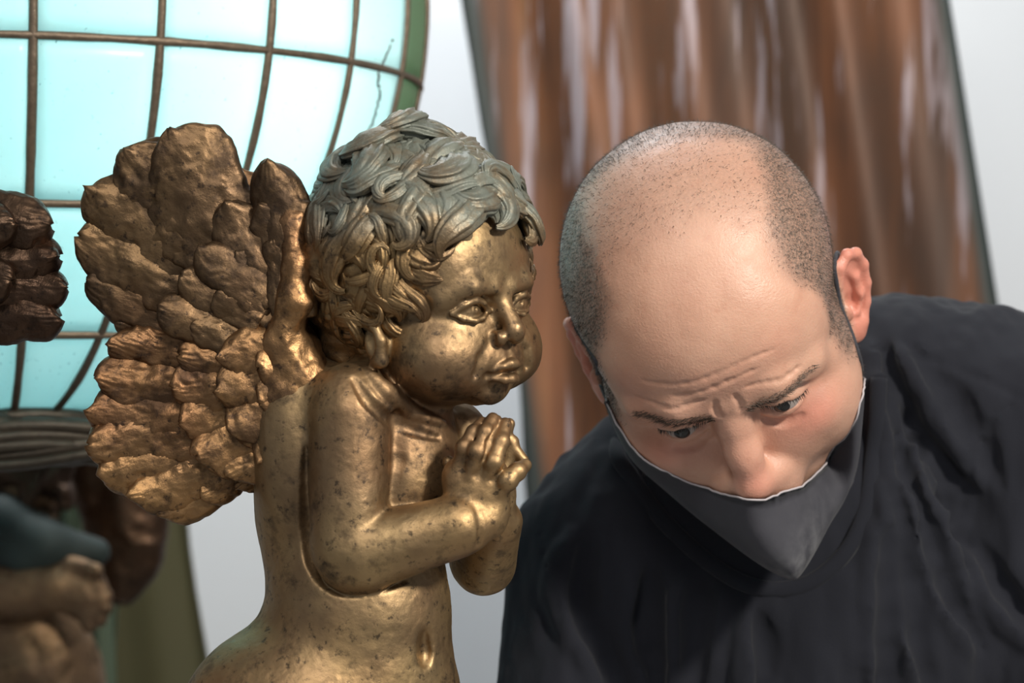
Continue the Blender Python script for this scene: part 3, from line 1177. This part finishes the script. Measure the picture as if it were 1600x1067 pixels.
# skull
S.ell(mh(0, 92, -44), (206, 196, 244), MR, k=20)
S.ell(mh(0, 116, -66), (200, 180, 208), MR, k=30)
S.ell(mh(0, 62, 92), (164, 138, 106), MR, k=50)         # forehead
S.ell(mh(0, -95, 44), (168, 195, 138), MR, k=40)       # face mass
S.ell(mh(0, -205, 75), (118, 90, 105), MR, k=40)        # jaw
S.ell(mh(0, -268, 120), (55, 38, 50), MR, k=30)         # chin
ZF = MR @ np.array([0, -.15, 1.0])
for q in (1, -1):
    S.ell(mh(138 * q, -180, 0), (52, 85, 75), MR, k=40)      # jaw angle
    w_q = 14 if q > 0 else 2
    S.ell(mh((140 + w_q) * q, -72, 44), (52, 105, 92), MR, k=36)     # side of the face
    S.ell(mh((108 + w_q) * q, -112, 96), (58, 82, 66), MR, k=36)
    S.ell(mh(96 * q, -78, 128), (56, 46, 54), MR, k=36)     # cheekbone
    S.ell(mh(60 * q, -120, 136), (58, 62, 55), MR, k=30)
    S.tube([mh(26 * q, 32, 184), mh(75 * q, 40, 180), mh(126 * q, 26, 144), mh(146 * q, -5, 110)], [15, 18, 16, 12], 34)   # brow bone
    S.ell(mh(76 * q, -14, 208), (46, 22, 30), MR, k=26, op='s')    # socket
    S.ell(mh(40 * q, -12, 208), (16, 22, 26), MR, k=20, op='s')
    S.ell(mh(76 * q, -12, 158), (38, 30, 32), MR, k=10)            # lids over the ball
    S.crease([mh(40 * q, 2, 190), mh(74 * q, 16, 190), mh(108 * q, 10, 176), mh(126 * q, -2, 160)], ZF, 5, .3, 10)
    S.crease([mh(42 * q, -38, 190), mh(66 * q, -52, 186), mh(100 * q, -50, 168)], ZF, 5, .1, 9)
    # nose wings
    S.ell(mh(34 * q, -132, 190), (23, 22, 26), MR, k=14)
# nose
S.tube([mh(0, 22, 178), mh(0, -18, 192), mh(0, -66, 210), mh(0, -116, 226)], [22, 20, 22, 25], 28)
S.ell(mh(0, -124, 222), (29, 25, 27), MR, k=16)
S.ell(mh(0, -175, 185), (70, 60, 45), MR, k=30)          # mouth area under the mask
# eye openings between the lids, ball seen inside
for q in (1, -1):
    up_l = [mh(40 * q, -17, 190), mh(58 * q, -7, 196), mh(80 * q, -5, 196), mh(104 * q, -13, 182), mh(118 * q, -20, 168)]
    S.crease([mh(42 * q, -18, 190), mh(60 * q, -15, 196), mh(80 * q, -14, 196), mh(102 * q, -18, 182), mh(114 * q, -21, 168)], ZF, 11, .75, 4)
    S.crease(up_l, ZF, 4.5, .5, 5, op='u')
    S.crease([mh(42 * q, -24, 190), mh(60 * q, -32, 190), mh(82 * q, -33, 188), mh(104 * q, -29, 178)], ZF, 5, .55, 6, op='u')
# frown: glabella folds and forehead lines
for q in (1, -1):
    S.crease([mh(15 * q, 62, 200), mh(19 * q, 44, 200), mh(16 * q, 26, 200)], ZF, 4, .0, 6)
for yy, x0, x1 in ((76, -128, -30), (94, -70, 60), (116, -110, 90), (68, 35, 120)):
    S.crease([mh(x, yy + 6 * math.sin(x * .03) - 16 * (x / 130.0) ** 2, 190) for x in np.linspace(x0, x1, 6)], ZF, 4, -.22, 5)
# neck
S.cone(mh(0, -130, -70), mh(15, -430, -190), 142, 160, 40)
# ears: a tilted shell with a scooped front, rim, inner fold, tragus and lobe
for q in (1, -1):
    fl = 1.0 if q > 0 else .55
    sp_ = math.radians(44 if q > 0 else 22)
    d1 = np.array([q * math.sin(sp_), 0, -math.cos(sp_)])           # from the head towards the rim
    nn = np.array([q * math.cos(sp_), 0, math.sin(sp_)])            # faces out and forward
    tl = np.array([0, 1.0, -.12])
    e = lambda a, b, c: mh(*(np.array([188.0 * q, -36, -14]) + a * d1 + b * tl + c * nn))
    ER_ = MR @ np.stack([d1, tl / np.linalg.norm(tl), nn], 1)
    S.ell(e(32, 6, 6), (40, 74, 11), ER_, k=12)
    S.ell(e(36, 14, 19), (25, 52, 13), ER_, k=8, op='s')
    ring = [(8, 40, 12), (20, 66, 13), (42, 76, 14), (62, 60, 13), (71, 30, 12), (68, -4, 11), (58, -34, 10), (42, -58, 9)]
    S.tube([e(*p) for p in ring], [7, 8, 8.5, 9, 9, 8.5, 8, 9], 6)
    S.ell(e(26, -66, 8), (20, 24, 11), ER_, k=12)                    # lobe
    S.tube([e(34, 50, 9), e(48, 24, 11), e(46, -8, 12), (e(32, -32, 11))], [5, 6.5, 7, 6], 8)    # inner fold
    S.ell(e(8, -12, 16), (9, 16, 9), ER_, k=8)                       # tragus
    S.ell(e(26, -8, 14), (13, 18, 14), ER_, k=7, op='s')             # concha
S.displace(lambda P: .9 * fbm(P, .02, 2, 2), 12)
V, Q = S.mesh(2)
L = (V - MO) @ MR
x, y, z = L.T
ax = np.abs(x)
nz = 18 * fbm(V, .018, 3, 8)
side = 1.1 * smooth(ax + .35 * nz, 104, 160) * smooth(-(z + nz * .6), -128, -88) * smooth(y, -70, -20)
temple = smooth(ax, 150, 185) * smooth(-z, -95, -60) * smooth(y, -190, -120)
crown = .36 * smooth(y + .3 * z + nz, 170, 250) * smooth(-(z + .5 * nz), -105, -10)
back = smooth(-z, 60, 150) * smooth(y, -230, -180)
beard = .35 * smooth(-y, 120, 175) * smooth(z, -20, 40)
stub = np.clip(np.maximum.reduce([side * .95, temple * .8, crown, back * .95, beard]), 0, 1)
stub = np.where((ax > 203) & (y < 62) & (np.abs(z + 25) < 75), 0, stub)
brow_d = np.zeros(len(V))
red = np.zeros(len(V))
for q in (1, -1):
    red += .75 * np.exp(-(((x - 115 * q) / 45) ** 2 + ((y + 62) / 34) ** 2 + ((z - 150) / 70) ** 2))
    red += .9 * smooth(x * q, 198, 215)
red += .55 * np.exp(-((x / 34) ** 2 + ((y + 105) / 40) ** 2)) * smooth(z, 200, 240)
red += .15 * np.exp(-(((y - 60) / 90) ** 2)) * smooth(z, 100, 200) + .20 * vnoise(V, .012, 30) * smooth(z, 50, 150)
red = np.clip(red, 0, 1)
mfoot = (0.30, 2.02, 0.0)
man = empty('person', mfoot, 'man in black t-shirt and dark grey face mask bending down beside the bronze cherub', 'person')
skin = make_mesh('body', to_world(V, DM), Q, M['skin'], man, {'stubble': stub, 'red': red})
HV, HQ, HL, HST = V, Q, L, stub
SH = S

# eyeballs
def ball(name, c, r, mat, parent, n=24, D=DM):
    th, ph = np.meshgrid(np.linspace(0, math.pi, n), np.linspace(0, 2 * math.pi, 2 * n, endpoint=False), indexing='ij')
    V = np.stack([np.sin(th) * np.cos(ph), np.cos(th), np.sin(th) * np.sin(ph)], -1).reshape(-1, 3) * r
    return make_mesh(name, to_world(c + V, D), grid_quads(n, 2 * n, cv=True), mat, parent)


for q in (1, -1):
    c = mh(78 * q, -16, 157)
    ball('eyeball', c, 30, M['eye_white'], skin)
    gz = MR @ np.array([-.12, .02, .99])
    gz /= np.linalg.norm(gz)
    ball('iris', c + gz * 15.8, 17, M['iris'], skin)

# short hairs: thin spikes standing on the scalp, one mesh
def spikes(name, P, Nn, ln, rad, mat, parent, lean=None, jit=.5):
    n = len(P)
    d = Nn + (lean if lean is not None else 0) + rng.normal(0, jit, (n, 3))
    d /= np.linalg.norm(d, axis=1, keepdims=True)
    a = np.cross(d, [0.3, .5, .8])
    a /= np.linalg.norm(a, axis=1, keepdims=True)
    b = np.cross(d, a)
    r = rad
    base = P - d * 2.0
    V = np.stack([base + a * r, base - .5 * a * r + .87 * b * r, base - .5 * a * r - .87 * b * r, P + d * np.asarray(ln).reshape(-1, 1)], 1).reshape(-1, 3)
    k = np.arange(n)[:, None] * 4
    T = np.concatenate([k + [0, 1, 3], k + [1, 2, 3], k + [2, 0, 3]])
    o = make_mesh(name, to_world(V, DM), T, mat, parent)
    o['kind'] = 'stuff'
    return o


def vnormals(V, Q):
    fn = np.cross(V[Q[:, 2]] - V[Q[:, 0]], V[Q[:, 3]] - V[Q[:, 1]])
    N = np.zeros_like(V)
    for i in range(3):
        for c in range(3):
            N[:, c] += np.bincount(Q[:, i], fn[:, c], len(V))
    return N / (np.linalg.norm(N, axis=1, keepdims=True) + 1e-9)


HN = vnormals(HV, HQ)
w_ = np.where(HST > .12, HST, 0) * (HL[:, 1] > -160) * (HL[:, 2] < 130)
pick = rng.choice(len(HV), 22000, p=w_ / w_.sum())
Pp = HV[pick] + rng.normal(0, 1.3, (22000, 3))
leanv = (MR @ np.array([0, -.3, .5]))
spikes('short_hair', Pp, HN[pick], rng.uniform(3, 8, 22000), .42, M['hair'], man, leanv, .35)
# eyebrows
bp, bn, bl = [], [], []
for q in (1, -1):
    m_ = (HL[:, 0] * q > 24) & (HL[:, 0] * q < 140) & (HL[:, 2] > 120)
    cx = HL[:, 0] * q
    cy = 22 + 15 * np.sin(np.clip((cx - 24) / 130, 0, 1) * 2.3)
    wd_ = 10 * (1 - .55 * smooth(cx, 70, 140))
    m_ &= np.abs(HL[:, 1] - cy) < wd_
    ii = np.nonzero(m_)[0]
    if len(ii):
        ii = rng.choice(ii, 420)
        bp.append(HV[ii] + rng.normal(0, 1.5, (420, 3)))
        bn.append(HN[ii] * .5 + (MR @ np.array([.9 * q, .25, 0])))
if bp:
    bp, bn = np.concatenate(bp), np.concatenate(bn)
    spikes('eyebrows', bp, bn, rng.uniform(7, 13, len(bp)), .50, M['brow'], man, None, .25)

# eyelashes along the upper lids
lp, ln_ = [], []
for q in (1, -1):
    for p in catmull([(42 * q, -12, 192), (58 * q, -6, 197), (80 * q, -5, 197), (104 * q, -12, 184), (116 * q, -18, 170)], 90):
        lp.append(SH.surf(mh(*p), ZF, 60))
        ln_.append(MR @ np.array([.25 * q, -.75, .7]))
lp, ln_ = np.array(lp), np.array(ln_)
spikes('eyelashes', lp + rng.normal(0, .8, lp.shape), ln_, rng.uniform(6, 10, len(lp)), .6, M['hair'], man, None, .15)

# ---- face mask: cloth shell wrapped round the lower face with a pointed centre seam
CD = np.array([0, 0, 1.0])
top_px = [(948, 622), (985, 695), (1055, 742), (1108, 764), (1160, 773), (1212, 764), (1264, 745), (1318, 686), (1344, 606), (1350, 578)]
bot_px = [(952, 636, -150), (988, 708, -118), (1045, 768, -88), (1105, 820, -72), (1175, 866, -58), (1240, 896, -46), (1278, 846, -62), (1316, 786, -84), (1350, 712, -112), (1364, 606, -140)]
nu, nv_ = 81, 18


def resample(c, mi):
    """mi = index (may be fractional point) that becomes the centre seam"""
    c = np.array(c, float)
    return np.concatenate([catmull(c[:mi + 1], 41)[:-1], catmull(c[mi:], 41)])


tp = resample(top_px, 5)
A0 = []
for a_, b_ in tp:
    h, f_ = None, 0.0
    while h is None:
        h = SH.surf(pt(a_ + (1120 - a_) * f_, b_ + (640 - b_) * f_, 0), CD, 420, True)
        f_ += .01
    h = pt(a_, b_, h[2])
    g = (h - MO) @ MR
    g = g + np.array([np.sign(g[0]) * min(abs(g[0]) / 40, 4.0), 0, 4.0])
    A0.append(g)
A0 = np.array(A0)
for it in range(14):                       # the cloth edge bridges the hollows beside the nose
    A0[1:-1] = np.maximum(A0[1:-1] @ np.diag([1, 1, 1]), (A0[1:-1] * .5 + .25 * (A0[:-2] + A0[2:])) @ np.diag([0, 0, 1]) + A0[1:-1] @ np.diag([1, 1, 0]) - 1e3 * np.array([1, 1, 0]))
for it in range(10):
    A0[1:-1] = .5 * A0[1:-1] + .25 * (A0[:-2] + A0[2:])
A2 = np.array([(pt(*p) - MO) @ MR for p in resample(bot_px, 5)])
ss = np.linspace(-1, 1, nu)
bul = 16 + 50 * np.exp(-(ss / .30) ** 2)
A1 = .5 * (A0 + A2) + np.stack([ss * 14 * (1 - ss ** 2), 0 * ss, bul * (1 - .8 * ss ** 4)], 1)
tt = np.linspace(0, 1, nv_)
G = np.array([(1 - t) * (1 - 2 * t) * A0 + 4 * t * (1 - t) * A1 + t * (2 * t - 1) * A2 for t in tt]).transpose(1, 0, 2)
qn = G.reshape(-1, 3)
G = G + (2.6 * fbm(qn, .02, 3, 14)).reshape(nu, nv_)[..., None] * np.array([.2, .2, 1.0]) * np.linspace(.2, 1, nv_)[None, :, None]
# never inside the face
for i in range(nu):
    for j in range(0, nv_):
        g = G[i, j]
        c0 = np.array([0, g[1], 0.0])
        d = g - c0
        ln = np.linalg.norm(d)
        hit = SH.surf(mh(*c0), MR @ d, 400)
        rs = np.linalg.norm(hit - mh(*c0)) + 4
        sn = float(smooth(abs(ss[i]), .62, .90)) * (.9 if ss[i] > 0 else .6)
        if j < 4:
            sn = max(sn, float(smooth(abs(ss[i]), .22, .45)) * (1 - j / 4))
        new = max(rs, ln)
        G[i, j] = c0 + d / ln * (new * (1 - sn) + rs * sn)
for it in range(8):
    G[1:-1, 1:-1] = .4 * G[1:-1, 1:-1] + .15 * (G[:-2, 1:-1] + G[2:, 1:-1] + G[1:-1, :-2] + G[1:-1, 2:])
    G[40] = .5 * G[40] + .5 * np.maximum(G[40], G[40] * [1, 1, 0] + np.array([0, 0, 1.0]) * (.5 * (G[39] + G[41])[:, 2:] + 1.5))
seam = np.exp(-((np.arange(nu) - 40) / 1.6) ** 2)
tent = np.maximum(0, 1 - np.abs(np.arange(nu) - 40) / 15.0)
G[..., 2] += (15 * tent + 1.5 * seam)[:, None] * np.sin(np.linspace(.35, 2.6, nv_))[None, :]
Gb = G - np.array([0, 0, 4.0]) - G * np.array([.012, 0, 0])
n = nu * nv_
Q = grid_quads(nu, nv_)
idx = np.arange(n).reshape(nu, nv_)
rim = []
for line in (idx[::-1, 0], idx[:, -1], idx[0, :], idx[-1, ::-1]):
    for a, b in zip(line[:-1], line[1:]):
        rim.append([a, b, b + n, a + n])
Vl = np.concatenate([G.reshape(-1, 3), Gb.reshape(-1, 3)])
dust = np.exp(-(((Vl[:, 0] - A2[40, 0] - 18) / 50) ** 2 + ((Vl[:, 1] - A2[40, 1] - 45) / 60) ** 2))
mask_o = make_mesh('face_mask', to_world(MO + Vl @ MR.T, DM), np.concatenate([Q[:, ::-1], Q + n, np.array(rim)]), M['mask'], man, {'dust': dust})
edge_p = G[:, 0] + np.array([0, 1.5, -1.5])
V, Q, T = sweep(edge_p, 1.7, (0, 0, 1), 6)
make_mesh('mask_edge', to_world(MO + V @ MR.T, DM), [Q, T], M['mask_edge'], mask_o)
for q, px_ in ((1, [(1349, 580), (1338, 560), (1324, 520), (1311, 478), (1301, 440), (1297, 418)]), (-1, [(950, 628), (944, 606), (936, 584), (928, 562)])):
    e = [SH.surf(pt(a, b, 0), CD, 420) + np.array([0, 0, 3.0]) for a, b in px_]
    e += [mh(214 * q, 30, -62), mh(206 * q, -30, -84), mh(186 * q, -110, -60)]
    e = catmull(e, 60)
    V, Q, T = sweep(e, 4.0, (0, 0, 1), 6, flat=.6)
    make_mesh('ear_loop', to_world(V, DM), [Q, T], M['mask'], mask_o)

# ---- t-shirt
S = SDF((-120, -900, -1560), (1180, 190, -20), 6)
S.ell(pt(1230, 960, -420), (410, 380, 240), k=60)
S.ell(pt(1260, 660, -500), (300, 190, 190), k=80)
S.ell(pt(1430, 590, -470), (190, 140, 160), k=80)
S.ell(pt(1560, 640, -430), (160, 165, 165), k=60)                 # his left shoulder
S.cone(pt(1600, 700, -420), pt(1690, 1180, -330), 165, 125, 50)   # his left arm
S.ell(pt(935, 860, -360), (125, 145, 130), k=70)                  # his right shoulder
S.cone(pt(912, 880, -350), pt(860, 1250, -270), 120, 108, 50)     # his right arm
S.ell(pt(1020, 760, -420), (150, 120, 140), k=80)
S.ell(pt(1250, 1230, -560), (390, 250, 230), k=80)
S.cone(pt(1240, 1080, -640), np.array([756, -700, -1300]), 330, 345, 80)
# neck opening
S.cone(mh(0, -250, -60), mh(15, -520, -230), 128, 160, 20, 's')
folds = [  # px polyline, depth, radius, sign
    ([(1375, 600), (1420, 680), (1465, 800), (1490, 930)], -235, 17), 
    ([(1400, 545), (1470, 640), (1530, 760)], -240, 15), ([(1385, 640), (1440, 760), (1480, 870)], -240, 14), ([(1365, 540), (1375, 640), (1400, 740)], -240, 13),
    ([(1370, 680), (1400, 800), (1450, 920), (1500, 1010)], -200, 15), ([(1365, 760), (1385, 880), (1400, 1000), (1420, 1080)], -180, 15),
    ([(1350, 820), (1350, 930), (1345, 1070)], -165, 14), ([(1060, 900), (1050, 980), (1055, 1080)], -178, 15),
    ([(985, 880), (980, 970), (1000, 1080)], -190, 16), ([(890, 830), (880, 930), (930, 1060)], -215, 16),
    ([(1500, 860), (1540, 930), (1600, 1000)], -225, 16),
    ([(1150, 950), (1160, 1010), (1150, 1080)], -165, 12)]


for P, w0, r in folds:
    S.crease([pt(a, b, -300) for a, b in P], CD, r * 1.8, .6, 14, 14, 'u', 260)
    S.crease([pt(a + r * 1.9, b, -300) for a, b in P], CD, r * 1.5, .62, 14, 14, 's', 260)
# shoulder seams
for P in ([(1362, 545), (1450, 560), (1530, 590), (1600, 625)], [(1600, 610), (1545, 660), (1510, 740), (1492, 840)], [(838, 800), (860, 900), (880, 1000)]):
    S.crease([pt(a, b, -300) for a, b in P], CD, 6, .4, 6, 14, 's', 260)
S.displace(lambda P: 8 * fbm(P * np.array([1.5, .6, 1.0]), .012, 3, 17), 30)
V, Q = S.mesh(2)
shirt = make_mesh('t_shirt', to_world(V, DM), Q, M['cotton'], man)
# collar rib, lying on the shirt round the neck
cp = [S.surf(pt(a, b, -300), CD, 260) for a, b in catmull([(1370, 590), (1362, 690), (1340, 795), (1298, 866), (1230, 908), (1150, 900), (1075, 850), (1005, 775), (965, 700)], 40)]
bk = [np.array([cp[-1][0] + 60, cp[-1][1] + 60, -560]), pt(1180, 600, -640), np.array([cp[0][0] - 20, cp[0][1] + 30, -560])]
ring = catmull(np.array(cp[::3] + bk + [cp[0]]), 110)
V, Q, T = sweep(ring + np.array([0, 0, 2.0]), 14, (0, 0, 1), 10, flat=.5)
make_mesh('collar', to_world(V, DM), [Q, T], M['cotton'], shirt)
del S

# bare forearms with hands on the knees, trousers and shoes: all below the frame
def wl(p):
    """local px units -> metres"""
    return to_world(p, DM)


for sx, sl, el, ha in ((-1, wl(pt(868, 1225, -280)), (.00, 1.68, .80), (.17, 1.845, .575)), (1, wl(pt(1686, 1150, -335)), (.50, 1.70, .80), (.43, 1.845, .575))):
    S = SDF((-.15, 1.45, .44), (.75, 2.05, 1.06), .006)
    S.cone(sl, el, .033 if sx < 0 else .044, .042, .02)
    S.cone(el, ha, .043, .027, .015)
    ha = np.array(ha)
    S.ell(ha + np.array([0, .03, -.012]), (.042, .048, .018), k=.012)
    for f in range(4):
        fx = (-.033 + .022 * f)
        ln = (.058, .072, .075, .062)[f if sx > 0 else 3 - f]
        a_ = ha + np.array([fx, .065, -.012])
        m_ = a_ + np.array([fx * .25, ln * .55, -.004])
        S.tube([a_, m_, m_ + np.array([0, ln * .45, -.022])], [.010, .0095, .008], .005)
    t0 = ha + np.array([.036 * (-sx), .02, -.012])
    S.tube([t0, t0 + np.array([.026 * (-sx), .022, -.008]), t0 + np.array([.034 * (-sx), .048, -.018])], [.013, .011, .009], .008)
    V, Q = S.mesh(1)
    make_mesh('forearm', V, Q, M['skin'], man)
S = SDF((-.15, 1.70, .04), (.75, 2.40, 1.10), .016)
S.ell((.30, 2.05, .92), (.19, .15, .16), k=.05)
for sx in (-1, 1):
    S.cone((.30 + .09 * sx, 2.05, .86), (.30 + .13 * sx, 1.92, .49), .10, .076, .04)
    S.cone((.30 + .13 * sx, 1.92, .49), (.30 + .13 * sx, 2.04, .10), .075, .058, .03)
V, Q = S.mesh(1)
make_mesh('trousers', V, Q, M['trousers'], man)
for sx in (-1, 1):
    S = SDF((.05, 1.6, -.03), (.6, 2.3, .22), .010)
    S.cone((.30 + .13 * sx, 2.07, .05), (.30 + .16 * sx, 1.86, .04), .05, .045, .02)
    S.cone((.30 + .13 * sx, 2.05, .05), (.30 + .13 * sx, 2.04, .12), .05, .055, .02)
    V, Q = S.mesh(1)
    V[:, 2] = np.maximum(V[:, 2], 0.002)
    make_mesh('shoe', V, Q, M['shoe'], man)
# ------------------------------------------------------------------ neighbouring cherub, mostly left of the frame
lb = Wp(-300, 1300, 1.42)
nb = empty('cherub_statue', tuple(lb), 'dark bronze cherub statue cut off by the left picture edge, only its wing showing', 'statue', 'bronze cherub statues')
nb.scale = (-1, 1, 1)
for ch in list(cherub.children):
    if ch.name.startswith('wing'):
        continue
    c = ch.copy()
    COL.objects.link(c)
    c.parent = nb
    c.matrix_parent_inverse = Matrix.Translation(-Vector(cherub.location))
S = SDF((-1230, -60, -60), (-690, 260, 110), 3.6)
S.ell(pt(-50, 430, 0), (125, 95, 26), k=20)
S.tube([pt(-60, 430, 10), pt(-190, 540, 30), pt(-250, 560, 30)], [50, 60, 60], 30)
S.displace(lambda P: 5 * fbm(P, .03, 3, 4), 24)
V, Q = S.mesh(1)
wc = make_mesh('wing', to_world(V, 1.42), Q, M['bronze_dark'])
wc.parent = nb
bpy.context.view_layer.update()
wc.matrix_parent_inverse = nb.matrix_world.inverted()
for i, (b, t, W) in enumerate([((-160, 338), (84, 354), 52), ((-165, 395), (99, 402), 46), ((-165, 450), (105, 450), 44), ((-160, 505), (98, 498), 46), ((-150, 350), (30, 350), 40), ((-160, 430), (20, 440), 42)]):
    up_ = 52 if i > 3 else 34 - 4 * i
    V, Q = feather_geo(pt(*b, up_ + 10), pt(*t, up_), W, 20, 120 + i, (.05, .05, 1), 12, 8, 56, 40, 1.2)
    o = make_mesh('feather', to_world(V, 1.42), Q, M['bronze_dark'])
    o.parent = wc
    bpy.context.view_layer.update()
    o.matrix_parent_inverse = wc.matrix_world.inverted()
p2 = box('stone_pedestal', (lb.x - .14, lb.y - .15, 0), (lb.x + .13, lb.y + .15, zlow - .03), M['wall'])
tag(p2, 'pale square stone pedestal under the cherub at the left edge', 'pedestal')

# ------------------------------------------------------------------ blurred cherub far behind, under the globe
DB = 2.35
S = SDF((-1000, -900, -260), (-480, -80, 220), 4)
S.ell(pt(40, 1090, 0), (128, 170, 90), k=30)
S.ell(pt(0, 900, 0), (110, 130, 80), k=40)
S.cone(pt(-110, 945, 60), pt(95, 912, 92), 52, 38, 20)
S.ell(pt(132, 925, 95), (34, 44, 30), k=14)
for j, (a, b) in enumerate([((148, 905), (166, 930)), ((150, 922), (166, 950)), ((144, 940), (156, 968)), ((134, 952), (140, 978))]):
    S.cone(pt(*a, 105), pt(*b, 108), 14, 10, 6)
S.cone(pt(110, 885, 105), pt(150, 892, 118), 15, 11, 8)
S.cone(pt(20, 860, 0), pt(35, 790, 0), 50, 50, 30)
S.ell(pt(35, 745, 10), (74, 88, 74), k=20)
S.cone(pt(-40, 1150, 20), pt(-20, 1450, 20), 95, 80, 30)
S.cone(pt(90, 1150, -10), pt(80, 1450, -10), 90, 80, 30)
S.displace(lambda P: 4 * fbm(P, .02, 3, 44), 30)
V, Q = S.mesh(1)
fb = Wp(40, 1440, DB)
far = empty('cherub_statue', tuple(fb), 'blurred bronze cherub with folded forearm in the background under the glass globe', 'statue', 'bronze cherub statues')
make_mesh('body', to_world(V, DB), Q, M['bronze_brown'], far)
S = SDF((-1000, -480, -200), (-420, -60, 200), 4)
S.tube([pt(-90, 800, 60), pt(0, 815, 80), pt(70, 850, 85), pt(150, 862, 60)], [30, 40, 36, 22], 20)
S.tube([pt(-60, 840, 60), pt(40, 872, 85), pt(110, 880, 80)], [30, 26, 16], 20)
V, Q = S.mesh(1)
make_mesh('drapery', to_world(V, DB), Q, M['teal_cloth'], far)
S = SDF((-900, -330, -160), (-640, -60, 190), 4)
S.ell(pt(28, 735, 6), (86, 84, 80), k=10)
for j in range(16):
    a = j * 2.4
    S.ell(pt(60 + 46 * math.cos(a) * (.4 + .6 * (j % 3) / 2), 750 + 70 * math.sin(a), 60), (16, 24, 24), k=10)
S.displace(lambda P: 7 * fbm(P, .035, 2, 45), 30)
V, Q = S.mesh(1)
make_mesh('hair', to_world(V, DB), Q, M['bronze_dark'], far)
S = SDF((-760, -480, -260), (-490, -60, 20), 4)
S.ell(pt(196, 800, -110), (70, 150, 44), k=20)
S.ell(pt(170, 720, -110), (70, 90, 44), k=20)
S.displace(lambda P: 6 * fbm(P, .02, 3, 71), 30)
V, Q = S.mesh(1)
make_mesh('wing', to_world(V, DB), Q, M['bronze_dark'], far)
zf = fb.z
p3 = box('stone_pedestal', (fb.x - .13, fb.y - .14, 0), (fb.x + .15, fb.y + .14, zf - .015), M['wall'])
tag(p3, 'pale square stone pedestal under the blurred background cherub', 'pedestal')

s = sheet('olive_sheet', [(-260, 640), (262, 640), (-120, 2281), (480, 2281)], 2.7, M['olive'], flute=.01, seed=9)
tag(s, 'olive green metal sheet leaning behind the blurred cherub at lower left', 'metal panel')
s = sheet('green_sheet', [(60, 640), (168, 640), (110, 2341), (215, 2341)], 2.61, M['green_sheet'], flute=.008, seed=12)
tag(s, 'narrow grey green metal strip between blurred cherub and olive sheet', 'metal panel')
